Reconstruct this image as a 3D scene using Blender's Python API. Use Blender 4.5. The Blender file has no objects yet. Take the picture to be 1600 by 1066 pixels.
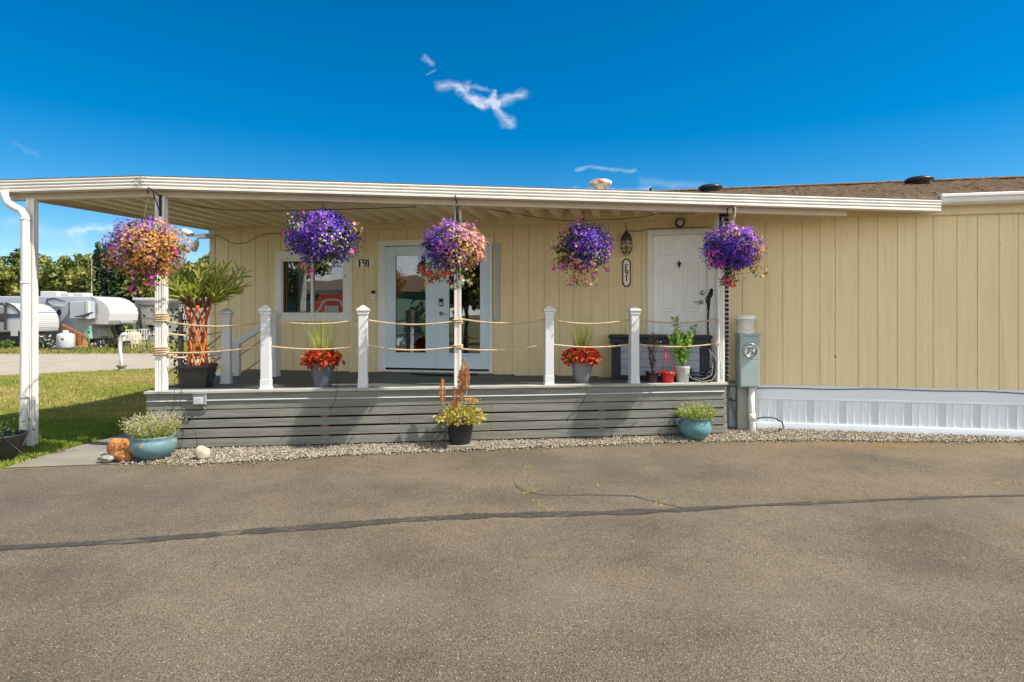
import bpy, math, random
import numpy as np
from mathutils import Vector, Matrix
R = math.radians
SC = bpy.context.scene
COL = SC.collection
random.seed(7)
RNG = np.random.default_rng(11)

# ------------------------------------------------------------------ camera, sky, sun, exposure
EYE, F, HOR = 1.62, 950.0, 492.0
cam_d = bpy.data.cameras.new('camera'); cam = bpy.data.objects.new('camera', cam_d); COL.objects.link(cam)
cam.location = (0, 0, EYE); cam.rotation_euler = (R(90), 0, 0)
cam_d.sensor_width = 36; cam_d.lens = F / 1600 * 36; cam_d.shift_y = -(533 - HOR) / 1600
cam_d.clip_start = 0.05; cam_d.clip_end = 3000
SC.camera = cam
SUN_EL, SUN_AZ = 51.0, 16.6          # azimuth: degrees from +X toward the camera
sd = Vector((math.cos(R(SUN_EL)) * math.cos(R(SUN_AZ)), -math.cos(R(SUN_EL)) * math.sin(R(SUN_AZ)), math.sin(R(SUN_EL))))
sun_d = bpy.data.lights.new('sun', 'SUN'); sun = bpy.data.objects.new('sun', sun_d); COL.objects.link(sun)
sun_d.energy = 5.0; sun_d.angle = R(0.53); sun_d.color = (1, 0.93, 0.80)
sun.rotation_euler = sd.to_track_quat('Z', 'Y').to_euler(); sun.location = (20, -5, 30)
SC.view_settings.view_transform = 'Standard'; SC.view_settings.look = 'None'
SC.view_settings.exposure = 0.72; SC.view_settings.gamma = 1
SC.cycles.max_bounces = 8; SC.cycles.diffuse_bounces = 4; SC.cycles.transparent_max_bounces = 12
SC.cycles.use_denoising = True

wd = bpy.data.worlds.new('World'); SC.world = wd; wd.use_nodes = True
wn, wl = wd.node_tree.nodes, wd.node_tree.links
bg = wn['Background']; bg.inputs[1].default_value = 0.15
sky = wn.new('ShaderNodeTexSky'); sky.sky_type = 'NISHITA'; sky.sun_disc = False
sky.sun_elevation = R(SUN_EL); sky.sun_rotation = R(90 + SUN_AZ); sky.ozone_density = 4.0; sky.air_density = 1.0; sky.dust_density = 0.0
hs_ = wn.new('ShaderNodeHueSaturation'); hs_.inputs['Saturation'].default_value = 1.5; hs_.inputs['Hue'].default_value = 0.497; hs_.inputs['Value'].default_value = 0.55
wl.new(sky.outputs[0], hs_.inputs['Color'])
def wmath(op, a, b=None, c=None):
    n = wn.new('ShaderNodeMath'); n.operation = op
    for i, v in enumerate((a, b, c)):
        if v is None: continue
        if isinstance(v, (int, float)): n.inputs[i].default_value = v
        else: wl.new(v, n.inputs[i])
    return n.outputs[0]
tc = wn.new('ShaderNodeTexCoord'); sp = wn.new('ShaderNodeSeparateXYZ'); wl.new(tc.outputs['Generated'], sp.inputs[0])
yy = wmath('MAXIMUM', sp.outputs[1], 0.05)
u_ = wmath('DIVIDE', sp.outputs[0], yy); v_ = wmath('DIVIDE', sp.outputs[2], yy)
cu = wn.new('ShaderNodeCombineXYZ'); wl.new(u_, cu.inputs[0]); wl.new(v_, cu.inputs[1])
nd = wn.new('ShaderNodeTexNoise'); nd.inputs['Scale'].default_value = 22; nd.inputs['Detail'].default_value = 5; wl.new(cu.outputs[0], nd.inputs['Vector'])
ds = wn.new('ShaderNodeVectorMath'); ds.operation = 'MULTIPLY_ADD'; wl.new(nd.outputs['Color'], ds.inputs[0]); ds.inputs[1].default_value = (.045, .034, 0); wl.new(cu.outputs[0], ds.inputs[2])
su = wn.new('ShaderNodeSeparateXYZ'); wl.new(ds.outputs[0], su.inputs[0])
nf = wn.new('ShaderNodeTexNoise'); nf.inputs['Scale'].default_value = 1.0; nf.inputs['Detail'].default_value = 8; nf.inputs['Roughness'].default_value = .65
mpn = wn.new('ShaderNodeVectorMath'); mpn.operation = 'MULTIPLY'; wl.new(ds.outputs[0], mpn.inputs[0]); mpn.inputs[1].default_value = (60, 150, 1); wl.new(mpn.outputs[0], nf.inputs['Vector'])
def seg(x0, y0, x1, y1, w, amp):
    ax, ay, bx, by = (x0 - 800) / F + .0225, (HOR - y0) / F + .017, (x1 - 800) / F + .0225, (HOR - y1) / F + .017
    L2 = (bx - ax) ** 2 + (by - ay) ** 2
    px_ = wmath('SUBTRACT', su.outputs[0], ax); py_ = wmath('SUBTRACT', su.outputs[1], ay)
    t = wmath('DIVIDE', wmath('ADD', wmath('MULTIPLY', px_, bx - ax), wmath('MULTIPLY', py_, by - ay)), L2)
    t = wmath('MINIMUM', wmath('MAXIMUM', t, 0), 1)
    dx_ = wmath('SUBTRACT', px_, wmath('MULTIPLY', t, bx - ax)); dy_ = wmath('SUBTRACT', py_, wmath('MULTIPLY', t, by - ay))
    d = wmath('SQRT', wmath('ADD', wmath('MULTIPLY', dx_, dx_), wmath('MULTIPLY', dy_, dy_)))
    m = wmath('MAXIMUM', wmath('SUBTRACT', 1, wmath('DIVIDE', d, w * .85 / F)), 0)
    return wmath('MULTIPLY', wmath('POWER', m, 1.35), amp)
CL = [(682, 133, 735, 140, 11, .8), (715, 140, 752, 163, 11, .8), (745, 155, 772, 166, 12, 1.3), (768, 162, 822, 146, 13, .9),
      (775, 168, 800, 195, 13, .8), (765, 158, 768, 140, 6, .9), (738, 142, 760, 138, 6, .5), (658, 88, 674, 97, 9, .6), (668, 116, 680, 110, 4, .4),
      (905, 262, 990, 267, 6, .45), (900, 297, 1010, 296, 9, .7), (1000, 285, 1130, 292, 12, .25),
      (110, 362, 170, 355, 11, .75), (15, 345, 120, 372, 22, .28), (60, 395, 230, 385, 16, .3), (20, 230, 60, 240, 9, .12)]
tot = None
for c in CL:
    s_ = seg(*c); tot = s_ if tot is None else wmath('ADD', tot, s_)
cf = wmath('MULTIPLY', wmath('MULTIPLY', tot, .78), wmath('MULTIPLY_ADD', nf.outputs['Fac'], 2.0, -.42))
cf = wmath('MINIMUM', wmath('MAXIMUM', cf, 0), .55)
cf = wmath('MULTIPLY', cf, wmath('GREATER_THAN', sp.outputs[1], .05))
mx = wn.new('ShaderNodeMix'); mx.data_type = 'RGBA'; wl.new(cf, mx.inputs[0]); wl.new(hs_.outputs[0], mx.inputs[6]); mx.inputs[7].default_value = (4.6, 4.7, 5.0, 1)
# bright broken cloud added behind the camera (south), unseen, to fill the shade
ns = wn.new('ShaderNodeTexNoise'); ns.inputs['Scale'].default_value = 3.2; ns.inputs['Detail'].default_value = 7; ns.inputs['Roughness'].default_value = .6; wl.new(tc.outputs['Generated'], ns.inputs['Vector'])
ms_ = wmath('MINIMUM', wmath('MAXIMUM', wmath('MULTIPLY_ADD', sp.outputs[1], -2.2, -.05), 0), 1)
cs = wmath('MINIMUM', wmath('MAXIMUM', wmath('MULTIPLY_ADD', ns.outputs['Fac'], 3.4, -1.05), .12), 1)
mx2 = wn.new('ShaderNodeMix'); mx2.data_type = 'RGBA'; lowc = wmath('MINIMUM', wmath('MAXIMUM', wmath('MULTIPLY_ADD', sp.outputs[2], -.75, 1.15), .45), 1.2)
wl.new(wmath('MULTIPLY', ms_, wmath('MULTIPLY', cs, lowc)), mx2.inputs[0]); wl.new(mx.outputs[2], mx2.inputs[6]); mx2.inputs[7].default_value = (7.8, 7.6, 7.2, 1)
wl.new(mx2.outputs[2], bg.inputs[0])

# ------------------------------------------------------------------ frames of the place
def gp(px, py, z=0.0):
    Y = F * (EYE - z) / (py - HOR); return Vector(((px - 800) / F * Y, Y, z))
def at(px, py, Y): return Vector(((px - 800) / F * Y, Y, EYE + (HOR - py) / F * Y))
class Frame:
    def __init__(s, o, a): s.o = Vector((o[0], o[1])); s.a = a; s.u = Vector((math.cos(a), math.sin(a))); s.v = Vector((-math.sin(a), math.cos(a)))
    def hit(s, px, yo=0.0):
        k = (px - 800) / F; o = s.o + s.v * yo
        t = (k * o.y - o.x) / (s.u.x - k * s.u.y); return t, o.y + t * s.u.y
    def x(s, px, yo=0.0): return s.hit(px, yo)[0]
    def z(s, px, py, yo=0.0): return EYE + (HOR - py) / F * s.hit(px, yo)[1]
    def w(s, x, y, z=0.0): p = s.o + s.u * x + s.v * y; return Vector((p.x, p.y, z))
    def loc(s, p): d = Vector((p[0], p[1])) - s.o; return Vector((d.dot(s.u), d.dot(s.v), p[2] if len(p) > 2 else 0))
HF = Frame((-5.14, 10.38), -math.atan(.2004))      # house wall: x along the wall, -y out of it
DF = Frame((-4.33, 7.2), math.atan2(.96, 7.21))    # deck front: x along it, +y toward the house
DECK_Z, DECK_L = .71, 7.27

# ------------------------------------------------------------------ mesh builder
def norm(v): return v / np.maximum(np.linalg.norm(v, axis=-1, keepdims=True), 1e-9)
class MB:
    def __init__(s): s.V = []; s.ch = []; s.n = 0
    def add(s, V, Fc, mi=0, smooth=False):
        V = np.asarray(V, float).reshape(-1, 3); Fc = np.asarray(Fc, int)
        mi = np.full(len(Fc), mi) if np.isscalar(mi) else np.asarray(mi)
        s.V.append(V); s.ch.append((Fc + s.n, mi, np.full(len(Fc), smooth))); s.n += len(V); return s
    def box(s, x0, x1, y0, y1, z0, z1, mi=0):
        V = [(x, y, z) for z in (z0, z1) for y in (y0, y1) for x in (x0, x1)]
        return s.add(V, [(0, 2, 3, 1), (4, 5, 7, 6), (0, 1, 5, 4), (2, 6, 7, 3), (0, 4, 6, 2), (1, 3, 7, 5)], mi)
    def bar(s, p, q, w, h, mi=0, up=(0, 0, 1)):
        p, q = Vector(p), Vector(q); d = (q - p).normalized(); u = Vector(up)
        a = d.cross(u)
        if a.length < 1e-4: a = d.cross(Vector((0, 1, 0)))
        a.normalize(); b = a.cross(d).normalized()
        V = [r + a * i * w / 2 + b * j * h / 2 for r in (p, q) for j in (-1, 1) for i in (-1, 1)]
        return s.add(V, [(0, 1, 3, 2), (4, 6, 7, 5), (0, 4, 5, 1), (2, 3, 7, 6), (0, 2, 6, 4), (1, 5, 7, 3)], mi)
    def tube(s, pts, r, seg=6, mi=0, smooth=True, cap=True):
        P = np.array([tuple(p) for p in pts], float); n = len(P)
        r = np.full(n, r) if np.isscalar(r) else np.asarray(r, float)
        T = np.gradient(P, axis=0) if n > 2 else np.repeat([P[1] - P[0]], 2, 0); T = norm(T)
        ref = np.array([0, 0, 1.]) if abs(T[0][2]) < .9 else np.array([1., 0, 0])
        A = np.zeros_like(P); a = ref - T[0] * ref.dot(T[0]); a /= np.linalg.norm(a)
        for i in range(n):
            a = a - T[i] * a.dot(T[i]); a /= max(np.linalg.norm(a), 1e-9); A[i] = a
        B = np.cross(T, A); th = np.linspace(0, 2 * np.pi, seg, endpoint=False)
        V = P[:, None] + r[:, None, None] * (np.cos(th)[None, :, None] * A[:, None] + np.sin(th)[None, :, None] * B[:, None])
        i, j = np.meshgrid(np.arange(n - 1), np.arange(seg), indexing='ij'); j2 = (j + 1) % seg
        Q = np.stack([i * seg + j, i * seg + j2, (i + 1) * seg + j2, (i + 1) * seg + j], -1).reshape(-1, 4)
        base = s.n; s.add(V, Q, mi, smooth)
        if cap:
            s.ch.append((np.array([list(range(base + seg - 1, base - 1, -1))]), np.array([mi]), np.array([False])))
            e = base + (n - 1) * seg; s.ch.append((np.array([list(range(e, e + seg))]), np.array([mi]), np.array([False])))
        return s
    def lathe(s, prof, seg=20, c=(0, 0, 0), mi=0, smooth=True, sy=1.0, jit=0.0):
        n = len(prof); th = np.linspace(0, 2 * np.pi, seg, endpoint=False); pr = np.array(prof, float)
        V = np.stack([pr[:, 0:1] * np.cos(th), pr[:, 0:1] * np.sin(th) * sy, np.repeat(pr[:, 1:2], seg, 1)], -1) + np.array(c)
        i, j = np.meshgrid(np.arange(n - 1), np.arange(seg), indexing='ij'); j2 = (j + 1) % seg
        Q = np.stack([i * seg + j, i * seg + j2, (i + 1) * seg + j2, (i + 1) * seg + j], -1).reshape(-1, 4)
        return s.add(V, Q, mi, smooth)
    def prism(s, poly, a0, a1, axis='y', mi=0):
        """poly of (x,z) run along y, of (x,y) along z, of (y,z) along x"""
        n = len(poly)
        def P(p, a): return {'y': (p[0], a, p[1]), 'z': (p[0], p[1], a), 'x': (a, p[0], p[1])}[axis]
        V = [P(p, a0) for p in poly] + [P(p, a1) for p in poly]; b = s.n
        s.add(V, [(i, (i + 1) % n, n + (i + 1) % n, n + i) for i in range(n)], mi)
        s.ch.append((np.array([list(range(b + n - 1, b - 1, -1))]), np.array([mi]), np.array([False])))
        s.ch.append((np.array([list(range(b + n, b + 2 * n))]), np.array([mi]), np.array([False])))
        return s
    def inst(s, T, Fc, P, Rm, S, mi=0, smooth=False):
        T = np.asarray(T, float); P = np.asarray(P, float); n = len(P); k = len(T)
        if n == 0: return s
        S = np.asarray(S, float); S = S[:, None, None] if S.ndim == 1 else S[:, None, :]
        V = np.einsum('nij,nkj->nki', Rm, T[None] * S) + P[:, None]
        Fc = np.asarray(Fc, int); FF = (Fc[None] + (np.arange(n) * k)[:, None, None]).reshape(-1, Fc.shape[1])
        mi = np.full(len(FF), mi) if np.isscalar(mi) else np.repeat(np.asarray(mi), len(Fc))
        return s.add(V.reshape(-1, 3), FF, mi, smooth)
    def ribbon(s, pts, w, y, mi=0, th=.003):
        """flat stroke in the x,z plane at depth y, facing -y"""
        P = np.array(pts, float); T = np.gradient(P, axis=0) if len(P) > 2 else np.repeat([P[1] - P[0]], 2, 0); T = norm(T); N = np.stack([-T[:, 1], T[:, 0]], -1)
        w = np.full(len(P), w) if np.isscalar(w) else np.asarray(w)
        a, b = P + N * w[:, None] / 2, P - N * w[:, None] / 2; n = len(P)
        V = [(p[0], y, p[1]) for p in a] + [(p[0], y, p[1]) for p in b] + [(p[0], y + th, p[1]) for p in a] + [(p[0], y + th, p[1]) for p in b]
        Q = []
        for i in range(n - 1): Q += [(i, i + 1, n + i + 1, n + i), (i, 2 * n + i, 2 * n + i + 1, i + 1), (n + i, n + i + 1, 3 * n + i + 1, 3 * n + i)]
        return s.add(V, Q, mi)
    def build(s, name, mats, parent=None, bevel=0.0, kind=None, label=None, cat=None, group=None):
        me = bpy.data.meshes.new(name)
        V = np.concatenate(s.V); idx = np.concatenate([c[0].ravel() for c in s.ch])
        tot = np.concatenate([np.full(len(c[0]), c[0].shape[1]) for c in s.ch]); st = np.concatenate([[0], np.cumsum(tot)[:-1]])
        me.vertices.add(len(V)); me.vertices.foreach_set('co', V.astype(np.float32).ravel())
        me.loops.add(len(idx)); me.loops.foreach_set('vertex_index', idx.astype(np.int32))
        me.polygons.add(len(tot)); me.polygons.foreach_set('loop_start', st.astype(np.int32))
        for m in (mats if isinstance(mats, (list, tuple)) else [mats]): me.materials.append(m)
        me.polygons.foreach_set('material_index', np.concatenate([c[1] for c in s.ch]).astype(np.int32))
        me.polygons.foreach_set('use_smooth', np.concatenate([c[2] for c in s.ch]))
        me.update(calc_edges=True); me.validate()
        o = bpy.data.objects.new(name, me); COL.objects.link(o)
        if parent: o.parent = parent
        if bevel:
            b = o.modifiers.new('bevel', 'BEVEL'); b.width = bevel; b.segments = 2; b.limit_method = 'ANGLE'; b.angle_limit = R(40)
        tag(o, label, cat, group, kind); return o
def tag(o, label=None, cat=None, group=None, kind=None):
    for k, v in (('label', label), ('category', cat), ('group', group), ('kind', kind)):
        if v: o[k] = v
    return o
def thing(name, label, cat, loc=(0, 0, 0), rz=0.0, group=None):
    o = bpy.data.objects.new(name, None); o.empty_display_size = .1; COL.objects.link(o); o.location = loc; o.rotation_euler = (0, 0, rz)
    return tag(o, label, cat, group)
def copy_tree(o, parent=None):
    c = o.copy(); COL.objects.link(c); c.parent = parent
    for ch in list(o.children): copy_tree(ch, c)
    return c
def rand_rot(n, normals=None, spread=1.0):
    """n rotation matrices whose z axis follows normals (jittered by spread)"""
    Z = RNG.normal(size=(n, 3))
    if normals is not None: Z = norm(np.asarray(normals)) + spread * norm(Z)
    Z = norm(Z); A = norm(np.cross(Z, RNG.normal(size=(n, 3)))); B = np.cross(Z, A)
    return np.stack([A, B, Z], -1)
def dir_rot(D, tw=True):
    """x axis along D, random roll"""
    D = norm(np.asarray(D, float)); A = norm(np.cross(D, RNG.normal(size=D.shape))); return np.stack([D, A, np.cross(D, A)], -1)
LEAF = ([(0, 0, 0), (.45, .26, .05), (1, 0, -.06), (.45, -.26, .05)], [(0, 1, 2), (0, 2, 3)])
STAR = ([((1.0 if i % 2 == 0 else .45) * math.cos(i * math.pi / 5), (1.0 if i % 2 == 0 else .45) * math.sin(i * math.pi / 5), .18 if i % 2 == 0 else 0) for i in range(10)], [tuple(range(10))])
OCT = ([(1, 0, 0), (-1, 0, 0), (0, 1, 0), (0, -1, 0), (0, 0, 1), (0, 0, -1)], [(0, 2, 4), (2, 1, 4), (1, 3, 4), (3, 0, 4), (2, 0, 5), (1, 2, 5), (3, 1, 5), (0, 3, 5)])
def cat_pts(p, q, sag, n=24):
    p, q = np.array(tuple(p)), np.array(tuple(q)); t = np.linspace(0, 1, n)[:, None]
    P = p + (q - p) * t; P[:, 2] -= (4 * sag * t * (1 - t))[:, 0]; return P

# ------------------------------------------------------------------ materials
MATS = {}
def M(name, col, rough=.6, var=.15, scale=6.0, bump=0.0, bscale=None, metal=0.0, stretch=(1, 1, 1), col2=None, thr=None, trans=0.0, spec=.4, detail=4, tw=.08):
    """base colour varied by noise; col2/thr: a second colour showing where a second noise passes thr (stains, wear)"""
    if name in MATS: return MATS[name]
    m = bpy.data.materials.new(name); m.use_nodes = True; n, l = m.node_tree.nodes, m.node_tree.links; p = n['Principled BSDF']
    p.inputs['Roughness'].default_value = rough; p.inputs['Metallic'].default_value = metal; p.inputs['Specular IOR Level'].default_value = spec
    t = n.new('ShaderNodeTexCoord'); mp = n.new('ShaderNodeMapping'); mp.inputs['Scale'].default_value = stretch; l.new(t.outputs['Object'], mp.inputs[0])
    nz = n.new('ShaderNodeTexNoise'); nz.inputs['Scale'].default_value = scale; nz.inputs['Detail'].default_value = detail; nz.inputs['Roughness'].default_value = .62; l.new(mp.outputs[0], nz.inputs['Vector'])
    r = n.new('ShaderNodeValToRGB'); c = Vector(col)
    r.color_ramp.elements[0].position = .28; r.color_ramp.elements[1].position = .72
    r.color_ramp.elements[0].color = (*(c * (1 - var)), 1); r.color_ramp.elements[1].color = (*[min(x, .95) for x in c * (1 + var)], 1)
    l.new(nz.outputs['Fac'], r.inputs[0]); out = r.outputs[0]
    if col2 is not None:
        n2 = n.new('ShaderNodeTexNoise'); n2.inputs['Scale'].default_value = scale * .7; n2.inputs['Detail'].default_value = 7; n2.inputs['Roughness'].default_value = .7
        off = n.new('ShaderNodeVectorMath'); off.operation = 'ADD'; off.inputs[1].default_value = (7.3, 2.1, 5.5); l.new(mp.outputs[0], off.inputs[0]); l.new(off.outputs[0], n2.inputs['Vector'])
        mr = n.new('ShaderNodeMapRange'); mr.inputs['From Min'].default_value = thr; mr.inputs['From Max'].default_value = thr + tw; l.new(n2.outputs['Fac'], mr.inputs['Value'])
        mm = n.new('ShaderNodeMix'); mm.data_type = 'RGBA'; l.new(mr.outputs[0], mm.inputs[0]); l.new(out, mm.inputs[6]); mm.inputs[7].default_value = (*col2, 1); out = mm.outputs[2]
    l.new(out, p.inputs['Base Color'])
    if bump:
        nb = n.new('ShaderNodeTexNoise'); nb.inputs['Scale'].default_value = bscale or scale * 4; nb.inputs['Detail'].default_value = 5; l.new(mp.outputs[0], nb.inputs['Vector'])
        b = n.new('ShaderNodeBump'); b.inputs['Strength'].default_value = bump; b.inputs['Distance'].default_value = .01; l.new(nb.outputs['Fac'], b.inputs['Height']); l.new(b.outputs[0], p.inputs['Normal'])
    if trans:
        tr = n.new('ShaderNodeBsdfTranslucent'); l.new(out, tr.inputs[0]); ms = n.new('ShaderNodeMixShader'); ms.inputs[0].default_value = trans
        l.new(p.outputs[0], ms.inputs[1]); l.new(tr.outputs[0], ms.inputs[2]); l.new(ms.outputs[0], n['Material Output'].inputs[0])
    MATS[name] = m; return m
def leafm(name, col, tr=.3, var=.35, scale=9): return M(name, col, .5, var, scale, trans=tr, spec=.35)
def glassm(name, tint=(.5, .55, .55), refl=.3):
    m = bpy.data.materials.new(name); m.use_nodes = True; n, l = m.node_tree.nodes, m.node_tree.links; n.remove(n['Principled BSDF'])
    t = n.new('ShaderNodeBsdfTransparent'); t.inputs[0].default_value = (*tint, 1); g = n.new('ShaderNodeBsdfGlossy'); g.inputs['Roughness'].default_value = .012; g.inputs[0].default_value = (.95, .97, 1, 1)
    lw = n.new('ShaderNodeLayerWeight'); lw.inputs[0].default_value = .25; a = n.new('ShaderNodeMath'); a.operation = 'ADD'; a.use_clamp = True; a.inputs[1].default_value = refl; l.new(lw.outputs['Fresnel'], a.inputs[0])
    tcn = n.new('ShaderNodeTexCoord'); nz = n.new('ShaderNodeTexNoise'); nz.inputs['Scale'].default_value = 1.7; nz.inputs['Detail'].default_value = 1; l.new(tcn.outputs['Object'], nz.inputs['Vector'])
    b = n.new('ShaderNodeBump'); b.inputs['Strength'].default_value = .06; b.inputs['Distance'].default_value = .02; l.new(nz.outputs['Fac'], b.inputs['Height']); l.new(b.outputs[0], g.inputs['Normal'])
    ms = n.new('ShaderNodeMixShader'); l.new(a.outputs[0], ms.inputs[0]); l.new(t.outputs[0], ms.inputs[1]); l.new(g.outputs[0], ms.inputs[2]); l.new(ms.outputs[0], n['Material Output'].inputs[0])
    return m
siding = M('cream_siding', (.80, .655, .38), .6, .07, 2.2, bump=.35, bscale=50, stretch=(7, 7, .35), col2=(.61, .48, .27), thr=.56, tw=.3, detail=8)
sidegroove = M('siding_groove', (.62, .50, .29), .8, .2, 5)
creamtrim = M('cream_trim', (.72, .60, .37), .55, .08, 4, col2=(.45, .36, .2), thr=.68)
white = M('white_paint', (.80, .80, .78), .45, .05, 5, col2=(.55, .53, .48), thr=.68, tw=.2)
whitew = M('weathered_white_paint', (.80, .79, .75), .5, .05, 7, col2=(.38, .33, .27), thr=.64, tw=.12)
postv = M('white_post_vinyl', (.62, .63, .64), .4, .05, 4, col2=(.46, .44, .40), thr=.62, tw=.2)
vinyl = M('white_vinyl', (.76, .82, .88), .35, .03, 3, col2=(.62, .60, .55), thr=.66, tw=.25)
alum = M('white_aluminium', (.70, .68, .64), .4, .05, 4, col2=(.45, .40, .32), thr=.70, tw=.12)
beigeal = M('beige_aluminium', (.62, .54, .42), .45, .06, 5, col2=(.42, .34, .24), thr=.68)
panm = M('awning_pan', (.80, .68, .46), .4, .07, 3, stretch=(3, .5, 1), col2=(.40, .34, .25), thr=.68, tw=.2)
doorw = M('door_white', (.88, .88, .85), .4, .04, 6, col2=(.55, .54, .52), thr=.7)
doorb = M('door_pale_blue_white', (.62, .76, .84), .4, .04, 5)
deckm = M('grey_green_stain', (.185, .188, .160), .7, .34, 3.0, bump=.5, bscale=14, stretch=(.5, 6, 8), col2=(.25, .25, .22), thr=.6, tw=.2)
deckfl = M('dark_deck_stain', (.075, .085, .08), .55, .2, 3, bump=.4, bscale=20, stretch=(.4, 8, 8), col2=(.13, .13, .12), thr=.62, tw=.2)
deckedge = M('worn_deck_edge', (.36, .36, .33), .7, .3, 4, stretch=(.6, 6, 6), col2=(.15, .16, .14), thr=.56)
stud = M('red_brown_stud', (.32, .13, .06), .8, .25, 9)
black = M('black_metal', (.012, .012, .012), .45, .2, 10)
blackp = M('black_plastic', (.02, .02, .022), .4, .2, 8)
rubber = M('black_rubber', (.015, .016, .018), .5, .2, 12)
darkn = M('navy_black_plastic', (.018, .024, .035), .5, .15, 6, bump=.2, bscale=40)
greyblue = M('blue_grey_plastic', (.34, .39, .46), .55, .06, 6, bump=.2, bscale=50, stretch=(.5, 4, 8))
ropem = M('tan_rope', (.52, .40, .25), .85, .3, 30, bump=.5, bscale=150, col2=(.30, .21, .12), thr=.6)
shingle = None
teal = M('teal_glaze', (.12, .22, .245), .35, .25, 6, col2=(.42, .25, .16), thr=.55, tw=.06)
greyp = M('grey_resin', (.10, .115, .135), .55, .1, 8)
paleg = M('pale_grey_resin', (.42, .42, .40), .55, .1, 8)
redp = M('red_plastic', (.55, .012, .02), .35, .1, 8)
meterm = M('grey_green_steel', (.33, .41, .40), .45, .08, 5, col2=(.24, .28, .27), thr=.66, tw=.2)
woodg = M('grey_green_post', (.30, .31, .27), .8, .15, 6, stretch=(6, 6, .6))
pvc = M('grey_pvc', (.72, .73, .73), .4, .05, 6)
chrome = M('steel', (.55, .55, .55), .28, .05, 8, metal=1.0)
bronze = M('aged_bronze', (.10, .075, .05), .45, .2, 9, metal=.6)
soil = M('soil', (.04, .028, .02), .95, .4, 25, bump=.6)
concrete = M('concrete', (.21, .19, .16), .9, .2, 2.2, bump=.4, bscale=50, col2=(.15, .14, .12), thr=.55, tw=.2)
rust = M('rusty_stone', (.42, .17, .05), .85, .4, 10, bump=.8, bscale=24, col2=(.58, .42, .26), thr=.58)
stone = M('tan_stone', (.38, .33, .25), .85, .2, 12, bump=.5, bscale=40)
greystone = M('lichen_stone', (.26, .26, .22), .9, .4, 14, bump=.7, bscale=40, col2=(.45, .45, .36), thr=.58)
plaquew = M('plaque_cream', (.82, .79, .68), .45, .04, 10)
darkint = M('room_wall', (.20, .19, .17), .9, .1, 3)
red = M('red_fabric', (.90, .06, .02), .6, .1, 8)
wglass = glassm('window_glass', (.92, .94, .94), .10)
dglass = glassm('door_glass', (.40, .42, .44), .18)
wire = M('brown_wire', (.10, .075, .05), .6, .2, 10)
greyc = M('grey_cable', (.15, .155, .16), .6, .1, 10)
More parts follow.
